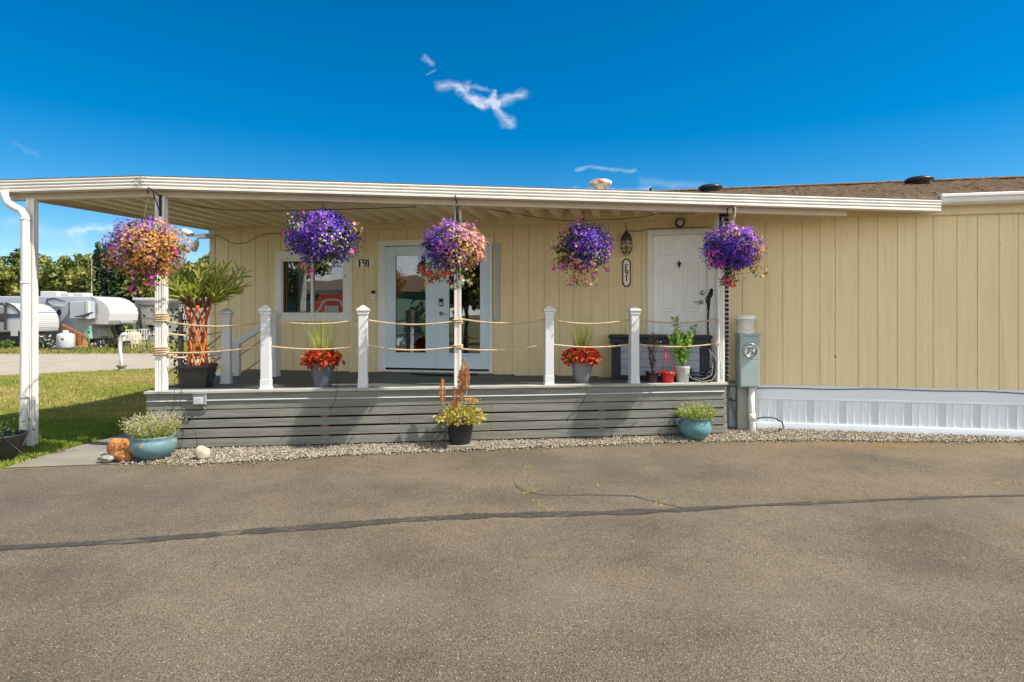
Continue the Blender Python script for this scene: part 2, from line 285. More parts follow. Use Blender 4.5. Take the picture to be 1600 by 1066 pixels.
# ------------------------------------------------------------------ ground
def asphalt_mat():
    m = bpy.data.materials.new('asphalt'); m.use_nodes = True; n, l = m.node_tree.nodes, m.node_tree.links; p = n['Principled BSDF']; p.inputs['Roughness'].default_value = .85; p.inputs['Specular IOR Level'].default_value = .25
    t = n.new('ShaderNodeTexCoord'); O = t.outputs['Object']
    def noise(s, d=4, r=.6, st=None):
        q = n.new('ShaderNodeTexNoise'); q.inputs['Scale'].default_value = s; q.inputs['Detail'].default_value = d; q.inputs['Roughness'].default_value = r
        if st:
            mp = n.new('ShaderNodeMapping'); mp.inputs['Scale'].default_value = st; l.new(O, mp.inputs[0]); l.new(mp.outputs[0], q.inputs['Vector'])
        else: l.new(O, q.inputs['Vector'])
        return q.outputs['Fac']
    def vor(s):
        q = n.new('ShaderNodeTexVoronoi'); q.inputs['Scale'].default_value = s; l.new(O, q.inputs['Vector']); return q
    def ramp(f, a, ca, b, cb):
        q = n.new('ShaderNodeValToRGB'); q.color_ramp.elements[0].position = a; q.color_ramp.elements[0].color = (*ca, 1); q.color_ramp.elements[1].position = b; q.color_ramp.elements[1].color = (*cb, 1); l.new(f, q.inputs[0]); return q.outputs[0]
    def mix(fac, a, b, mode='MIX'):
        q = n.new('ShaderNodeMix'); q.data_type = 'RGBA'; q.blend_type = mode
        for i, v in ((0, fac), (6, a), (7, b)):
            if isinstance(v, (int, float)): q.inputs[i].default_value = v
            elif isinstance(v, tuple): q.inputs[i].default_value = (*v, 1)
            else: l.new(v, q.inputs[i])
        return q.outputs[2]
    def mth(op, a, b):
        q = n.new('ShaderNodeMath'); q.operation = op; q.use_clamp = True
        for i, v in enumerate((a, b)):
            if isinstance(v, (int, float)): q.inputs[i].default_value = v
            else: l.new(v, q.inputs[i])
        return q.outputs[0]
    c = ramp(noise(.8, 6, .62), .3, (.090, .072, .054), .7, (.176, .143, .107))
    c = mix(ramp(noise(.35, 5, .65, (1, 2.2, 1)), .5, (0, 0, 0), .72, (.5,) * 3), c, (.19, .143, .095))
    v1 = vor(185); sx = n.new('ShaderNodeSeparateColor'); l.new(v1.outputs['Color'], sx.inputs[0])
    c = mix(.9, c, ramp(sx.outputs[0], .0, (.36,) * 3, 1, (1.62, 1.58, 1.50)), 'MULTIPLY')
    v2 = vor(75); sy = n.new('ShaderNodeSeparateColor'); l.new(v2.outputs['Color'], sy.inputs[0])
    dm = ramp(v2.outputs['Distance'], .22, (1, 1, 1), .32, (0, 0, 0)); pick = ramp(sy.outputs[1], .80, (0, 0, 0), .84, (1, 1, 1))
    c = mix(mth('MULTIPLY', mth('MULTIPLY', dm, pick), .85), c, ramp(sy.outputs[0], 0, (.22, .19, .15), 1, (.52, .47, .40)))
    pick2 = ramp(sy.outputs[2], .84, (0, 0, 0), .88, (1, 1, 1)); c = mix(mth('MULTIPLY', mth('MULTIPLY', dm, pick2), .8), c, (.035, .03, .028))
    # rust-brown run-off by the gravel on the right
    sep = n.new('ShaderNodeSeparateXYZ'); l.new(O, sep.inputs[0])
    def ell(cx, cy, rx, ry, fac, col):
        global _c
        a = n.new('ShaderNodeVectorMath'); a.operation = 'SUBTRACT'; l.new(O, a.inputs[0]); a.inputs[1].default_value = (cx, cy, 0)
        b = n.new('ShaderNodeVectorMath'); b.operation = 'MULTIPLY'; l.new(a.outputs[0], b.inputs[0]); b.inputs[1].default_value = (1 / rx, 1 / ry, 0)
        d = n.new('ShaderNodeVectorMath'); d.operation = 'LENGTH'; l.new(b.outputs[0], d.inputs[0])
        k = mth('MULTIPLY', mth('SUBTRACT', 1.0, d.outputs['Value']), 1.6); k = mth('MULTIPLY', k, ramp(noise(2.3, 6, .7), .35, (0, 0, 0), .62, (1, 1, 1)))
        return mth('MULTIPLY', k, fac)
    for ex_, ey_, rx_, ry_, k_ in ((-1.6, 4.6, .5, .3, .5), (2.6, 3.9, .35, .22, .55), (3.9, 5.2, .9, .4, .4), (-3.0, 3.7, .7, .3, .4), (.3, 5.4, .5, .22, .5), (-.6, 3.1, .25, .14, .5), (6.2, 6.4, 1.2, .5, .4)): c = mix(ell(ex_, ey_, rx_, ry_, k_, 0), c, (.066, .056, .046))
    for ex_, ey_, rx_, ry_ in ((-2.2, 6.0, 3.2, .45), (2.4, 5.0, 4.0, .35), (0.4, 3.5, 3.5, .4)): c = mix(ell(ex_, ey_, rx_, ry_, .25, 0), c, (.205, .172, .138))
    c = mix(ell(5.2, 7.75, 3.4, .65, .75, 0), c, (.21, .135, .062)); c = mix(ell(4.9, 7.62, .55, .16, .8, 0), c, (.17, .11, .03))
    c = mix(ell(1.2, 6.5, 1.6, .9, .55, 0), c, (.085, .076, .068)); c = mix(ell(-3.5, 5.2, 2.2, .9, .4, 0), c, (.09, .08, .072))
    l.new(c, p.inputs['Base Color'])
    b1 = n.new('ShaderNodeBump'); b1.inputs['Strength'].default_value = .75; b1.inputs['Distance'].default_value = .006; l.new(v1.outputs['Distance'], b1.inputs['Height'])
    b2 = n.new('ShaderNodeBump'); b2.inputs['Strength'].default_value = .3; b2.inputs['Distance'].default_value = .03; l.new(noise(2.5, 5), b2.inputs['Height']); l.new(b1.outputs[0], b2.inputs['Normal'])
    l.new(b2.outputs[0], p.inputs['Normal']); return m
lawnm = M('lawn_soil', (.12, .12, .03), .95, .3, .7, col2=(.19, .17, .065), thr=.5, tw=.2, detail=8, bump=.6, bscale=40)
gravelm = M('gravel_ground', (.30, .26, .20), .95, .35, 45, bump=.8, bscale=70, detail=3)
roadm = M('gravel_road', (.33, .28, .225), .95, .15, 1.2, bump=.4, bscale=40, detail=8)
tarm = M('tar_seal', (.050, .042, .035), .75, .35, 9, bump=.4, bscale=60, col2=(.125, .10, .078), thr=.55, tw=.12)
def sheet(name, pts, z, m, kind='structure'):
    me = bpy.data.meshes.new(name); me.from_pydata([(p[0], p[1], z) for p in pts], [], [tuple(range(len(pts)))]); me.materials.append(m)
    o = bpy.data.objects.new(name, me); COL.objects.link(o); o['kind'] = kind; return o
sheet('ground', [(-700, -700), (700, -700), (700, 700), (-700, 700)], 0, lawnm)
g1, g2 = gp(0, 588), gp(240, 577); h1, h2 = gp(0, 553), gp(240, 552.5)
def ext(a, b, t): return (a.x + (b.x - a.x) * t, a.y + (b.y - a.y) * t)
sheet('gravel_road', [ext(g1, g2, -14), ext(g1, g2, 9), ext(h1, h2, 5), ext(h1, h2, -8)], .004, roadm)
EDGE = [gp(x, y) for x, y in ((-500, 757), (-150, 744), (0, 735), (90, 730.5), (160, 727), (220, 725), (300, 728), (400, 722), (480, 717), (560, 712), (680, 707), (800, 703), (900, 698.5), (1000, 695), (1100, 692), (1180, 690.5), (1290, 690), (1400, 691.5), (1500, 692), (1600, 691), (1900, 699))]
sheet('asphalt', [(p.x, p.y) for p in EDGE] + [(14, 6.5), (14, -11), (-14, -9), (-14, 6.0)], .004, asphalt_mat())
PATH_L, PATH_R = -5.34, -4.12
sheet('footpath', [(-5.36, 6.40), (-4.05, 6.62), (-4.02, 7.1), (-3.5, 9.0), (-3.4, 10.0), (-5.2, 10.3), (-5.2, 8.5), (-5.36, 7.1)], .008, concrete)
bed = [(p.x, p.y) for p in EDGE[5:]]
sheet('gravel_bed', [(bed[0][0] + .42, bed[0][1] + .06)] + [(x_, y_ + .05) for x_, y_ in bed[1:]] + [(9, 8.6), (7, 8.0), (2.9, 9.2), (2.6, 8.5), (-4.2, 7.5)], .012, gravelm)
# tar seams: the sealed joint in the asphalt and its branch
def seam(name, pts, mi=tarm):
    b = MB(); L, Rr = [], []
    pts2 = []
    for (x0, y0, w0), (x1, y1, w1) in zip(pts, pts[1:]):
        for k in range(40): t = k / 40; pts2.append((x0 + (x1 - x0) * t, y0 + (y1 - y0) * t, w0 + (w1 - w0) * t))
    pts2.append(pts[-1]); jn = 0; wj = 0; ph = random.uniform(0, 6)
    for x, y, w in pts2:
        jn = .93 * jn + RNG.normal() * .16; wj = .85 * wj + .09 * RNG.normal(); w = max(w * (.82 + wj), .5)
        L.append(gp(x, y - w / 2 + jn * .3)); Rr.append(gp(x, y + w / 2 + jn * .3))
    n = len(L); b.add([(p.x, p.y, .0085 if mi is tarm else .0082) for p in L] + [(p.x, p.y, .0085 if mi is tarm else .0082) for p in Rr], [(i, i + n, i + n + 1, i + 1) for i in range(n - 1)])
    return b.build(name, mi, kind='structure')
seam('tar_seam', [(-120, 864, 8), (0, 858, 8), (200, 847, 8), (380, 833, 9), (520, 823, 9.5), (640, 813, 8.5), (760, 807, 9), (900, 804, 9), (1000, 801, 9), (1080, 797, 7), (1180, 791, 5), (1320, 785, 4.5), (1450, 779, 4), (1600, 775, 3.5), (1750, 772, 3)])
seam('tar_seam', [(806, 738, 1.0), (801, 750, 1.4), (808, 762, 2), (826, 770, 3), (850, 773, 2.6), (900, 774, 2), (950, 774.5, 2.2), (990, 776, 2.4), (1015, 783, 1.4), (1045, 790, 1.6), (1085, 797, 2)], M('thin_tar_seal', (.085, .068, .053), .75, .35, 12, bump=.4, bscale=60, col2=(.14, .112, .085), thr=.5, tw=.15))
# ------------------------------------------------------------------ gravel, grass, weeds (stuff)
def in_bed(P):
    ex = np.array([p.x for p in EDGE]); ey = np.array([p.y for p in EDGE]); lo = np.interp(P[:, 0], ex, ey)
    dl = np.array([DF.loc((x, y)) for x, y in P])
    hl = np.array([HF.loc((x, y)) for x, y in P])
    hi = np.where((dl[:, 0] < DECK_L + .05), (dl[:, 1] < .05), (hl[:, 1] < -.02))
    return (P[:, 1] > lo - .03 + .05 * RNG.normal(size=len(P))) & hi
P = np.stack([RNG.uniform(-4.25, 7.6, 62000), RNG.uniform(6.45, 9.1, 62000)], 1)
P = P[in_bed(P)]
pale = [M('pebble_' + a, c, .85, .15, 20) for a, c in (('buff', (.28, .24, .185)), ('pale', (.42, .375, .31)), ('brown', (.16, .12, .085)), ('slate', (.13, .13, .13)))]
n = len(P); b = MB(); sc = RNG.uniform(.006, .017, (n, 1)) * RNG.uniform(.6, 1.2, (n, 3)); sc[:, 2] *= .8
b.inst(*OCT, np.column_stack([P, np.full(n, .012) + RNG.uniform(0, .014, n)]), rand_rot(n), sc, RNG.choice(4, n, p=[.42, .22, .22, .14]), True)
b.build('gravel', pale, kind='stuff')
# grass blades on the lawn
gm = [leafm('grass_' + a, c, .3, .25, 2) for a, c in (('fresh', (.19, .27, .03)), ('mid', (.34, .33, .065)), ('dry', (.50, .39, .15)))]
def patchy(P): return np.sin(P[:, 0] * 1.1 + 1.3 * np.sin(P[:, 1] * .7)) * .5 + np.sin(P[:, 1] * 1.7 + P[:, 0] * .6) * .5
def blades(N, x0, x1, y0, y1, smin, smax, test):
    P = np.stack([RNG.uniform(x0, x1, N), RNG.uniform(y0, y1, N)], 1); P = P[test(P)]; n = len(P)
    lean = RNG.normal(size=(n, 3)) * .45; lean[:, 2] = 1
    dry = .27 + .25 * patchy(P) + .22 * RNG.normal(size=n) + np.where(P[:, 1] < 9.3, -.25, .12)
    mi = np.where(dry < .2, 0, np.where(dry < .48, 1, 2))
    S = RNG.uniform(smin, smax, n); SS = np.stack([S, np.full(n, .004 + smin * .07), S], 1)
    return [(0, -1, 0), (0, 1, 0), (1, 0, .1)], [(0, 1, 2)], np.column_stack([P, np.zeros(n)]), dir_rot(lean), SS, mi
def lawn_test(P):
    onpath = (P[:, 0] > -5.36) & (P[:, 1] < 10.4)
    d = np.array(g2.xy) - np.array(g1.xy); rd = (P - np.array(g1.xy)) @ (np.array([-d[1], d[0]]) / np.linalg.norm(d))
    ex = np.array([p.x for p in EDGE]); ey = np.array([p.y for p in EDGE])
    vis = (P[:, 0] < -.53 * P[:, 1]) & (P[:, 0] > -.92 * P[:, 1])
    return (~onpath) & (rd < .12) & (P[:, 1] > np.interp(P[:, 0], ex, ey) - .04) & vis
b = MB(); b.inst(*blades(110000, -9.5, -4.6, 6.0, 10.5, .03, .062, lawn_test)); b.inst(*blades(130000, -16, -6, 10.5, 18.5, .035, .07, lawn_test))
def far_test(P):
    d = np.array(h2.xy) - np.array(h1.xy); rd = (P - np.array(h1.xy)) @ (np.array([-d[1], d[0]]) / np.linalg.norm(d))
    return (rd > -.5 + .4 * RNG.normal(size=len(P))) & (P[:, 0] < -.45 * P[:, 1]) & (P[:, 0] > -.9 * P[:, 1])
b.inst(*blades(60000, -34, -10, 24, 37, .05, .13, far_test))
b.build('grass', gm, kind='stuff')
# weeds in the cracks of the asphalt and along its edge
wp = [(822, 727), (826, 731), (820, 744), (818, 752), (822, 769), (826, 770), (830, 770), (838, 784), (846, 790), (853, 796), (862, 798), (945, 763), (1022, 787), (1030, 788), (1055, 791), (1420, 772), (1428, 772), (1552, 755), (1560, 757), (1590, 756)]
C = np.concatenate([np.array([gp(x, y)]) + RNG.normal(size=(15, 3)) * np.array([.035, .03, 0]) for x, y in wp]); n = len(C)
b = MB(); lean = RNG.normal(size=(n, 3)) * .9; lean[:, 2] = np.abs(lean[:, 2]) + .35
b.inst([(0, -1, 0), (0, 1, 0), (1, 0, .1)], [(0, 1, 2)], C, dir_rot(lean), np.stack([RNG.uniform(.015, .04, n), np.full(n, .005), RNG.uniform(.015, .04, n)], 1), RNG.choice([1, 2], n))
b.build('weeds', gm, kind='stuff')

# ------------------------------------------------------------------ the mobile home
HL = 14.2; HZ0, HZ1 = .62, 3.02
home = thing('mobile_home', 'long cream mobile home with vertical grooved siding, white skirting and brown shingle roof', 'house', (HF.o.x, HF.o.y, 0), HF.a)
hx = HF.x
def hz(px, py, yo=0.0): return HF.z(px, py, yo)
# openings (local x0,x1,z0,z1)
WIN = (hx(440), hx(541), hz(490, 492), hz(490, 403)); FD = (hx(600), hx(766), .735, hz(680, 382)); WD = (hx(1018), hx(1106), .735, hz(1060, 366))
grooves = [357, 377, 399, 419, 439, 459, 480, 500.5, 522, 545, 569.5, 592, 614, 636, 655, 678, 700, 723, 748, 772, 801, 826, 851, 874, 895, 925, 951, 977, 1002, 1024, 1045, 1082, 1118, 1160, 1195, 1223, 1253, 1281, 1305, 1341, 1371, 1402, 1431, 1458, 1495, 1527, 1561, 1591, 1622, 1655]
gx = [hx(g) for g in grooves]; gx += list(np.arange(gx[-1] + .25, HL - .1, .25))
cuts = [0, HL]
for g in gx: cuts += [g - .005, g + .005]
for o in (WIN, FD, WD): cuts += [o[0], o[1]]
cuts = sorted(cuts); b = MB()
isg = lambda x: any(abs(x - g) < .005 for g in gx)
for a, c in zip(cuts, cuts[1:]):
    if c - a < 1e-5: continue
    m = (a + c) / 2; g = isg(m); y = .005 if g else 0.0; zs = [(HZ0, HZ1)]
    for o in (WIN, FD, WD):
        if o[0] < m < o[1]: zs = [(HZ0, o[2]), (o[3], HZ1)]
    for z0, z1 in zs:
        b.add([(a, y, z0), (c, y, z0), (c, y, z1), (a, y, z1)], [(0, 1, 2, 3)], 1 if g else 0)
        if g:
            for x in (a, c): b.add([(x, 0, z0), (x, y, z0), (x, y, z1), (x, 0, z1)], [(0, 1, 2, 3)], 1)
        b.add([(a, y, z0), (c, y, z0), (c, .1, z0), (a, .1, z0)], [(0, 3, 2, 1)], 0)
D_ = 7.2
b.box(-.001, .1, .012, D_, HZ0, HZ1); b.box(HL - .1, HL, .012, D_, HZ0, HZ1); b.box(0, HL, D_ - .1, D_ + .002, HZ0, HZ1)
b.build('wall', [siding, sidegroove], home)
b = MB(); nh = []
for g in gx:
    big = abs(g - hx(1458)) < .01
    for z in np.arange(.70, 2.95, .2 if big else .61):
        if RNG.random() < (.8 if big else .3): nh.append((g + RNG.normal() * .004 + .02, -.0012, z + RNG.normal() * .03))
nh = np.array(nh); b.inst([(math.cos(a) , 0, math.sin(a)) for a in np.linspace(0, 2 * math.pi, 8, endpoint=False)], [tuple(range(8))], nh, np.tile(np.eye(3), (len(nh), 1, 1)), RNG.uniform(.0025, .006, len(nh))); b.build('nail_heads', M('rust_nail', (.20, .11, .05), .8, .3, 20), home, kind='stuff')
x_, z_ = hx(1305), hz(1305, 557); b = MB(); b.inst(*OCT, [[x_, -.001, z_], [x_ + .003, -.001, z_ - .012], [x_ - .004, -.001, z_ + .01]], np.tile(np.eye(3), (3, 1, 1)), [[.016, .002, .018], [.012, .002, .02], [.009, .002, .012]]); b.build('rust_spot', M('rust_orange', (.42, .15, .02), .8, .4, 60), home, kind='stuff')
MB().box(-.012, .085, -.02, .1, .60, 2.98).build('corner_trim', creamtrim, home, bevel=.003)
# room behind the glass
b = MB(); b.box(.15, 12, 3.6, 3.7, .66, 3.0); b.box(.15, 12, .11, 3.6, .62, .70); b.box(.15, 12, .11, 3.6, 2.98, 3.05); b.box(.1, .2, .11, 3.6, .7, 3); b.box(hx(568), hx(568) + .08, .11, 2.6, .7, 3); b.box(hx(800), hx(800) + .08, .11, 3.6, .7, 3)
b.build('interior', darkint, home)
b = MB(); b.box(-.02, hx(1128), -.035, .0, 2.985, 3.085); b.build('ledger_trim', creamtrim, home, bevel=.004)
# roof: two slopes with shingle courses
def shingle_mat():
    m = M('brown_shingle', (.26, .19, .13), .95, .45, 5, stretch=(3, 7, 7), col2=(.12, .09, .07), thr=.53, tw=.12, bump=.7, bscale=30); return m
b = MB(); RY, RZ, EZ = 2.65, 3.93, 3.17; nrow = 16
for k in range(nrow):
    y0 = -.18 + (RY + .18) * k / nrow; y1 = -.18 + (RY + .18) * (k + 1) / nrow + .03; z0 = EZ + (RZ - EZ) * k / nrow; z1 = EZ + (RZ - EZ) * (k + 1) / nrow
    x = -.1 - random.random() * .3
    while x < HL:
        w = random.uniform(.16, .4); j = random.uniform(0, .012); xe = min(x + w - .004, HL + .1)
        b.add([(max(x, -.1), y0 - j, z0 + .014 + j), (xe, y0 - j, z0 + .014 + j), (xe, y1, z1 + .006), (max(x, -.1), y1, z1 + .006), (max(x, -.1), y0 - j, z0 - .004), (xe, y0 - j, z0 - .004)], [(0, 1, 2, 3), (4, 5, 1, 0)]); x += w
b.add([(-.1, RY, RZ), (HL + .1, RY, RZ), (HL + .1, D_ + .2, 2.95), (-.1, D_ + .2, 2.95)], [(0, 1, 2, 3)])
b.add([(0, .05, 3.02), (0, RY, RZ - .03), (0, D_, 3.0)], [(0, 1, 2)]); b.add([(HL, .05, 3.02), (HL, RY, RZ - .03), (HL, D_, 3.0)], [(0, 1, 2)])
roof = b.build('roof', shingle_mat(), home)
b = MB(); b.box(-.1, HL + .1, RY - .11, RY + .11, RZ + .0, RZ + .03); b.build('ridge_cap', MATS['brown_shingle'], roof, bevel=.01)
# eave gutter and fascia
xg = hx(1472, -.235)
b = MB(); pr = [(-.235, 3.20), (-.24, 3.17), (-.225, 3.15), (-.225, 3.10), (-.195, 3.075), (-.02, 3.075), (-.02, 3.21), (-.225, 3.21)]
b.prism([(y, z) for y, z in pr], xg, HL + .1, 'x'); b.build('eave_gutter', alum, home, bevel=.003)
b = MB(); b.box(-.1, xg - .003, -.15, -.02, 3.075, 3.19); b.box(-.1, HL + .1, -.06, .0, 2.995 + .095, 3.074); b.box(hx(1129), HL, -.045, -.001, 2.96, 3.09)
b.build('fascia', creamtrim, home)
# vents on the roof
def roof_at(px, yo):
    x = hx(px, yo); return x, yo, EZ + (RZ - EZ) * (yo + .18) / (RY + .18)
x, y, z = roof_at(938, 1.6)
rm = M('rust_flecked_white', (.78, .75, .66), .5, .08, 9, col2=(.42, .15, .04), thr=.5, tw=.05)
z2 = .03 + EYE + (HOR - 299) / F * HF.hit(938, y)[1]
MB().lathe([(.10, z - .05), (.10, z2 + .045), (.13, z2 + .06), (.185, z2 + .075), (.20, z2 + .10), (.195, z2 + .135), (.13, z2 + .165), (0, z2 + .172)], 24, (x, y, 0)).build('roof_vent', rm, roof)
for px, yo in ((1110, 2.3), (1436, 2.2)):
    x, y, z = roof_at(px, yo)
    MB().lathe([(.16, z - .06), (.15, z + .05), (.21, z + .055), (.215, z + .085), (.17, z + .115), (0, z + .125)], 24, (x, y, 0)).build('roof_vent', blackp, roof)
x, y, z = roof_at(1018, 2.0); MB().tube([(x, y, z - .1), (x, y, z + .13)], .04, 12).build('vent_pipe', blackp, roof)
# skirting: white vinyl panels with vent strips
sk = MB(); vent = MB()
sk.box(.02, HL, -.035, -.012, .45, .625); sk.box(.02, HL, -.04, -.03, .43, .46); sk.box(.02, HL, -.05, -.012, .0, .05)
sk.add([(.02, -.05, .05), (HL, -.05, .05), (HL, -.046, .098), (.02, -.046, .098), (HL, -.016, .102), (.02, -.016, .102)], [(0, 1, 2, 3), (3, 2, 4, 5)])
vx = [hx(p) for p in (1217, 1265, 1315, 1365, 1417, 1470, 1524, 1580, 1637)]; step = vx[1] - vx[0]
allv = sorted(vx + [vx[0] - step * k for k in range(1, 20) if vx[0] - step * k > .1] + [vx[-1] + step * k for k in range(1, 9)])
xs = 0.02; ci = 0
edges = [0.02]
for v in allv:
    for o in (-.06, .06): edges.append(v + o)
    edges += [v + step * .36, v + step * .64]
edges = sorted(e for e in edges if .02 <= e <= HL); edges.append(HL)
for a, c in zip(edges, edges[1:]):
    mid = (a + c) / 2; isv = any(abs(mid - v) < .07 for v in allv)
    sk.box(a + .004, c - .004, -.022, -.008, .1, .44)
    sk.box(a - .012, a + .003, -.030, -.010, .1, .44)
sk.box(.02, HL, -.006, .02, .0, .62)
skirt = sk.build('skirting', vinyl, home, bevel=.002)
for v in allv:
    for k in range(26):
        for j in range(4):
            cx, cz = v - .036 + j * .0225 + (.011 if k % 2 else 0), .12 + k * .0118
            vent.add([(cx + .0062, -.0235, cz), (cx, -.0235, cz + .0045), (cx - .0062, -.0235, cz), (cx, -.0235, cz - .0045)], [(0, 1, 2, 3)])
vent.build('vent_holes', M('vent_dark', (.26, .27, .28), .8, .1), skirt, kind='stuff')
# ---- window
wn_ = thing('window', None, None); wn_.parent = home
o0, o1, oz0, oz1 = hx(431), hx(551), hz(490, 502), hz(490, 392)
b = MB(); T = -.03
b.box(o0, WIN[0] + .01, T, -.001, oz0, oz1); b.box(WIN[1] - .01, o1, T, -.001, oz0, oz1); b.box(WIN[0] + .01, WIN[1] - .01, T, -.001, WIN[3] - .01, oz1); b.box(WIN[0] + .01, WIN[1] - .01, T, -.001, oz0, WIN[2] + .01)
wcas = b.build('window_casing', whitew, home, bevel=.004)
bpy.data.objects.remove(wn_)
w = MB(); t = .04; y0, y1 = -.018, .05; wx0, wx1, wz0, wz1 = WIN[0] + .012, WIN[1] - .012, WIN[2] + .012, WIN[3] - .012; mid = hx(488)
w.box(wx0, wx0 + t * .5, y0, y1, wz0, wz1); w.box(wx1 - t, wx1, y0, y1, wz0, wz1); w.box(wx0 + t * .5, wx1 - t, y0, y1, wz1 - t, wz1); w.box(wx0 + t * .5, wx1 - t, y0, y1, wz0, wz0 + t * .6); w.box(mid - .02, mid + .02, y0 - .004, y1, wz0 + t * .6, wz1 - t)
wf = w.build('window', white, home, bevel=.003)
b = MB(); b.box(wx0 + .02, mid - .02, .028, .034, wz0 + .02, wz1 - .03); b.box(mid + .02, wx1 - .04, .012, .018, wz0 + .02, wz1 - .03); b.build('pane', wglass, wf)
b = MB(); sx0, sx1 = wx0 + .02, mid - .02
b.box(sx0, sx0 + .022, .0, .04, wz0 + .024, wz1 - .04); b.box(sx1 - .015, sx1, .0, .04, wz0 + .024, wz1 - .04); b.box(sx0, sx1, .0, .04, wz0 + .024, wz0 + .04); b.box(sx0 + .05, sx0 + .062, .004, .04, wz0 + .04, wz1 - .04)
b.build('sash', bronze, wf)
# ---- french door
o0, o1, oz1 = hx(592), hx(770), hz(680, 374); b = MB()
b.box(o0, FD[0] + .03, -.035, -.001, .712, oz1); b.box(FD[1] - .012, o1, -.035, -.001, .712, oz1); b.box(FD[0] + .03, FD[1] - .012, -.035, -.001, FD[3] - .012, oz1)
b.build('door_casing', whitew, home, bevel=.004)
fx0, fxm, fx1 = hx(602), hx(685), hx(766); fz0, fz1 = .775, hz(680, 384)
def leaf(name, x0, x1, gx0, gx1, gz0, gz1):
    b = MB(); y0, y1 = -.008, .034
    b.box(x0, gx0, y0, y1, fz0, fz1); b.box(gx1, x1, y0, y1, fz0, fz1); b.box(gx0, gx1, y0, y1, gz1, fz1); b.box(gx0, gx1, y0, y1, fz0, gz0)
    for s in ((gx0 - .028, gx0 + .006, gz0 - .028, gz1 + .028), (gx1 - .006, gx1 + .028, gz0 - .028, gz1 + .028)): b.box(s[0], s[1], y0 - .011, y0 + .004, s[2], s[3])
    b.box(gx0 + .006, gx1 - .006, y0 - .0105, y0 + .004, gz1 - .006, gz1 + .028); b.box(gx0 + .006, gx1 - .006, y0 - .0105, y0 + .004, gz0 - .028, gz0 + .006)
    d = b.build(name, doorb, home, bevel=.003); MB().box(gx0, gx1, .008, .015, gz0, gz1).build('pane', dglass, d); return d
gz0, gz1 = hz(680, 552), hz(680, 398)
leaf('french_door', fx0, fxm - .004, hx(618), hx(666), gz0, gz1)
dr = leaf('french_door', fxm + .004, fx1, hx(701.5), hx(751), gz0, gz1)
MB().box(fxm - .022, fxm + .014, -.028, -.0095, fz0, fz1).build('astragal', doorb, home, bevel=.003)
kx = hx(690); kz = hz(690, 472)
b = MB(); b.box(kx - .032, kx + .032, -.035, -.008, kz - .065, kz + .055); lk = b.build('keypad_lock', blackp, dr, bevel=.008)
b = MB(); b.box(kx - .026, kx + .026, -.040, -.034, kz - .055, kz - .005); b.build('lock_plate', chrome, lk, bevel=.004)
def lever(px, py, parent, side=1, m=chrome):
    x, z = hx(px), hz(px, py); b = MB()
    b.lathe([(.0, .0), (.028, .0), (.032, -.006), (.030, -.014), (.012, -.02), (.012, -.05), (0, -.052)], 18, (0, 0, 0)); V = b.V[0]; b.V[0] = np.stack([V[:, 0] + x, V[:, 2] - .008, V[:, 1] + z], -1)
    b.tube([(x, -.052, z), (x + side * .03, -.058, z + .004), (x + side * .075, -.056, z + .002), (x + side * .11, -.05, z - .006)], [.010, .010, .009, .006], 8); return b.build('door_handle', m, parent)
lever(690, 490, dr)
b = MB(); b.box(fx0 - .01, fx1 + .01, -.10, .03, .716, .745); b.box(fx0 - .03, fx1 + .03, -.02, -.003, .66, .735); b.build('threshold', alum, home, bevel=.003)
# retracted screen beside it
sx0, sx1, sz0, sz1 = hx(771.5), hx(781.5), hz(776, 501), hz(776, 381); b = MB(); b.box(sx0 + .005, sx1, -.05, -.001, sz0, sz1); pn = b.build('screen_housing', M('blue_grey_vinyl', (.42, .45, .48), .5, .05), home, bevel=.004)
MB().box(sx0 + .012, sx0 + .03, -.058, -.051, sz0 + .1, sz1 - .08).build('pull_bar', creamtrim, pn)
# ---- white six-panel door
o0, o1, oz1 = hx(1011.5), hx(1117), hz(1060, 359); b = MB()
b.box(o0, WD[0] + .02, -.03, -.001, .712, oz1); b.box(WD[1] - .01, o1, -.03, -.001, .712, oz1); b.box(WD[0] + .02, WD[1] - .01, -.03, -.001, WD[3] - .01, oz1); b.build('door_casing', whitew, home, bevel=.004)
x0, x1, z0, z1 = WD[0] + .022, WD[1] - .012, .75, WD[3] - .012; W_ = x1 - x0
b = MB(); b.box(x0, x1, -.004, .035, z0, z1)
for u0, u1 in ((.13, .42), (.57, .87)):
    for v0, v1 in ((.10, .36), (.45, .80), (.855, .945)):
        a, c, d, e = x0 + W_ * u0, x0 + W_ * u1, z0 + (z1 - z0) * v0, z0 + (z1 - z0) * v1
        for q in ((a, a + .018, d, e), (c - .018, c, d, e)): b.box(q[0], q[1], -.014, -.002, q[2], q[3])
        b.box(a + .018, c - .018, -.0135, -.002, d, d + .018); b.box(a + .018, c - .018, -.0135, -.002, e - .018, e); b.box(a + .045, c - .045, -.0125, -.002, d + .045, e - .045)
pdoor = b.build('panel_door', doorw, home, bevel=.005)
lever(1095.5, 472, pdoor, -1); x, z = hx(1097), hz(1097, 457.5)
b = MB(); b.lathe([(0, -.03), (.018, -.03), (.020, -.02), (.034, -.018), (.036, -.004), (.036, 0)], 20); V = b.V[0]; b.V[0] = np.stack([V[:, 0] + x, V[:, 2] - .004, V[:, 1] + z], -1); b.build('deadbolt', chrome, pdoor)
x, z = hx(1061), hz(1061, 413); b = MB()
b.prism([(x, z + .055), (x + .012, z + .03), (x + .028, z + .012), (x + .028, z), (x + .012, z - .02), (x + .008, z - .055), (x - .008, z - .055), (x - .012, z - .02), (x - .028, z), (x - .028, z + .012), (x - .012, z + .03)], -.03, -.004, 'y'); b.build('door_knocker', black, pdoor, bevel=.003)
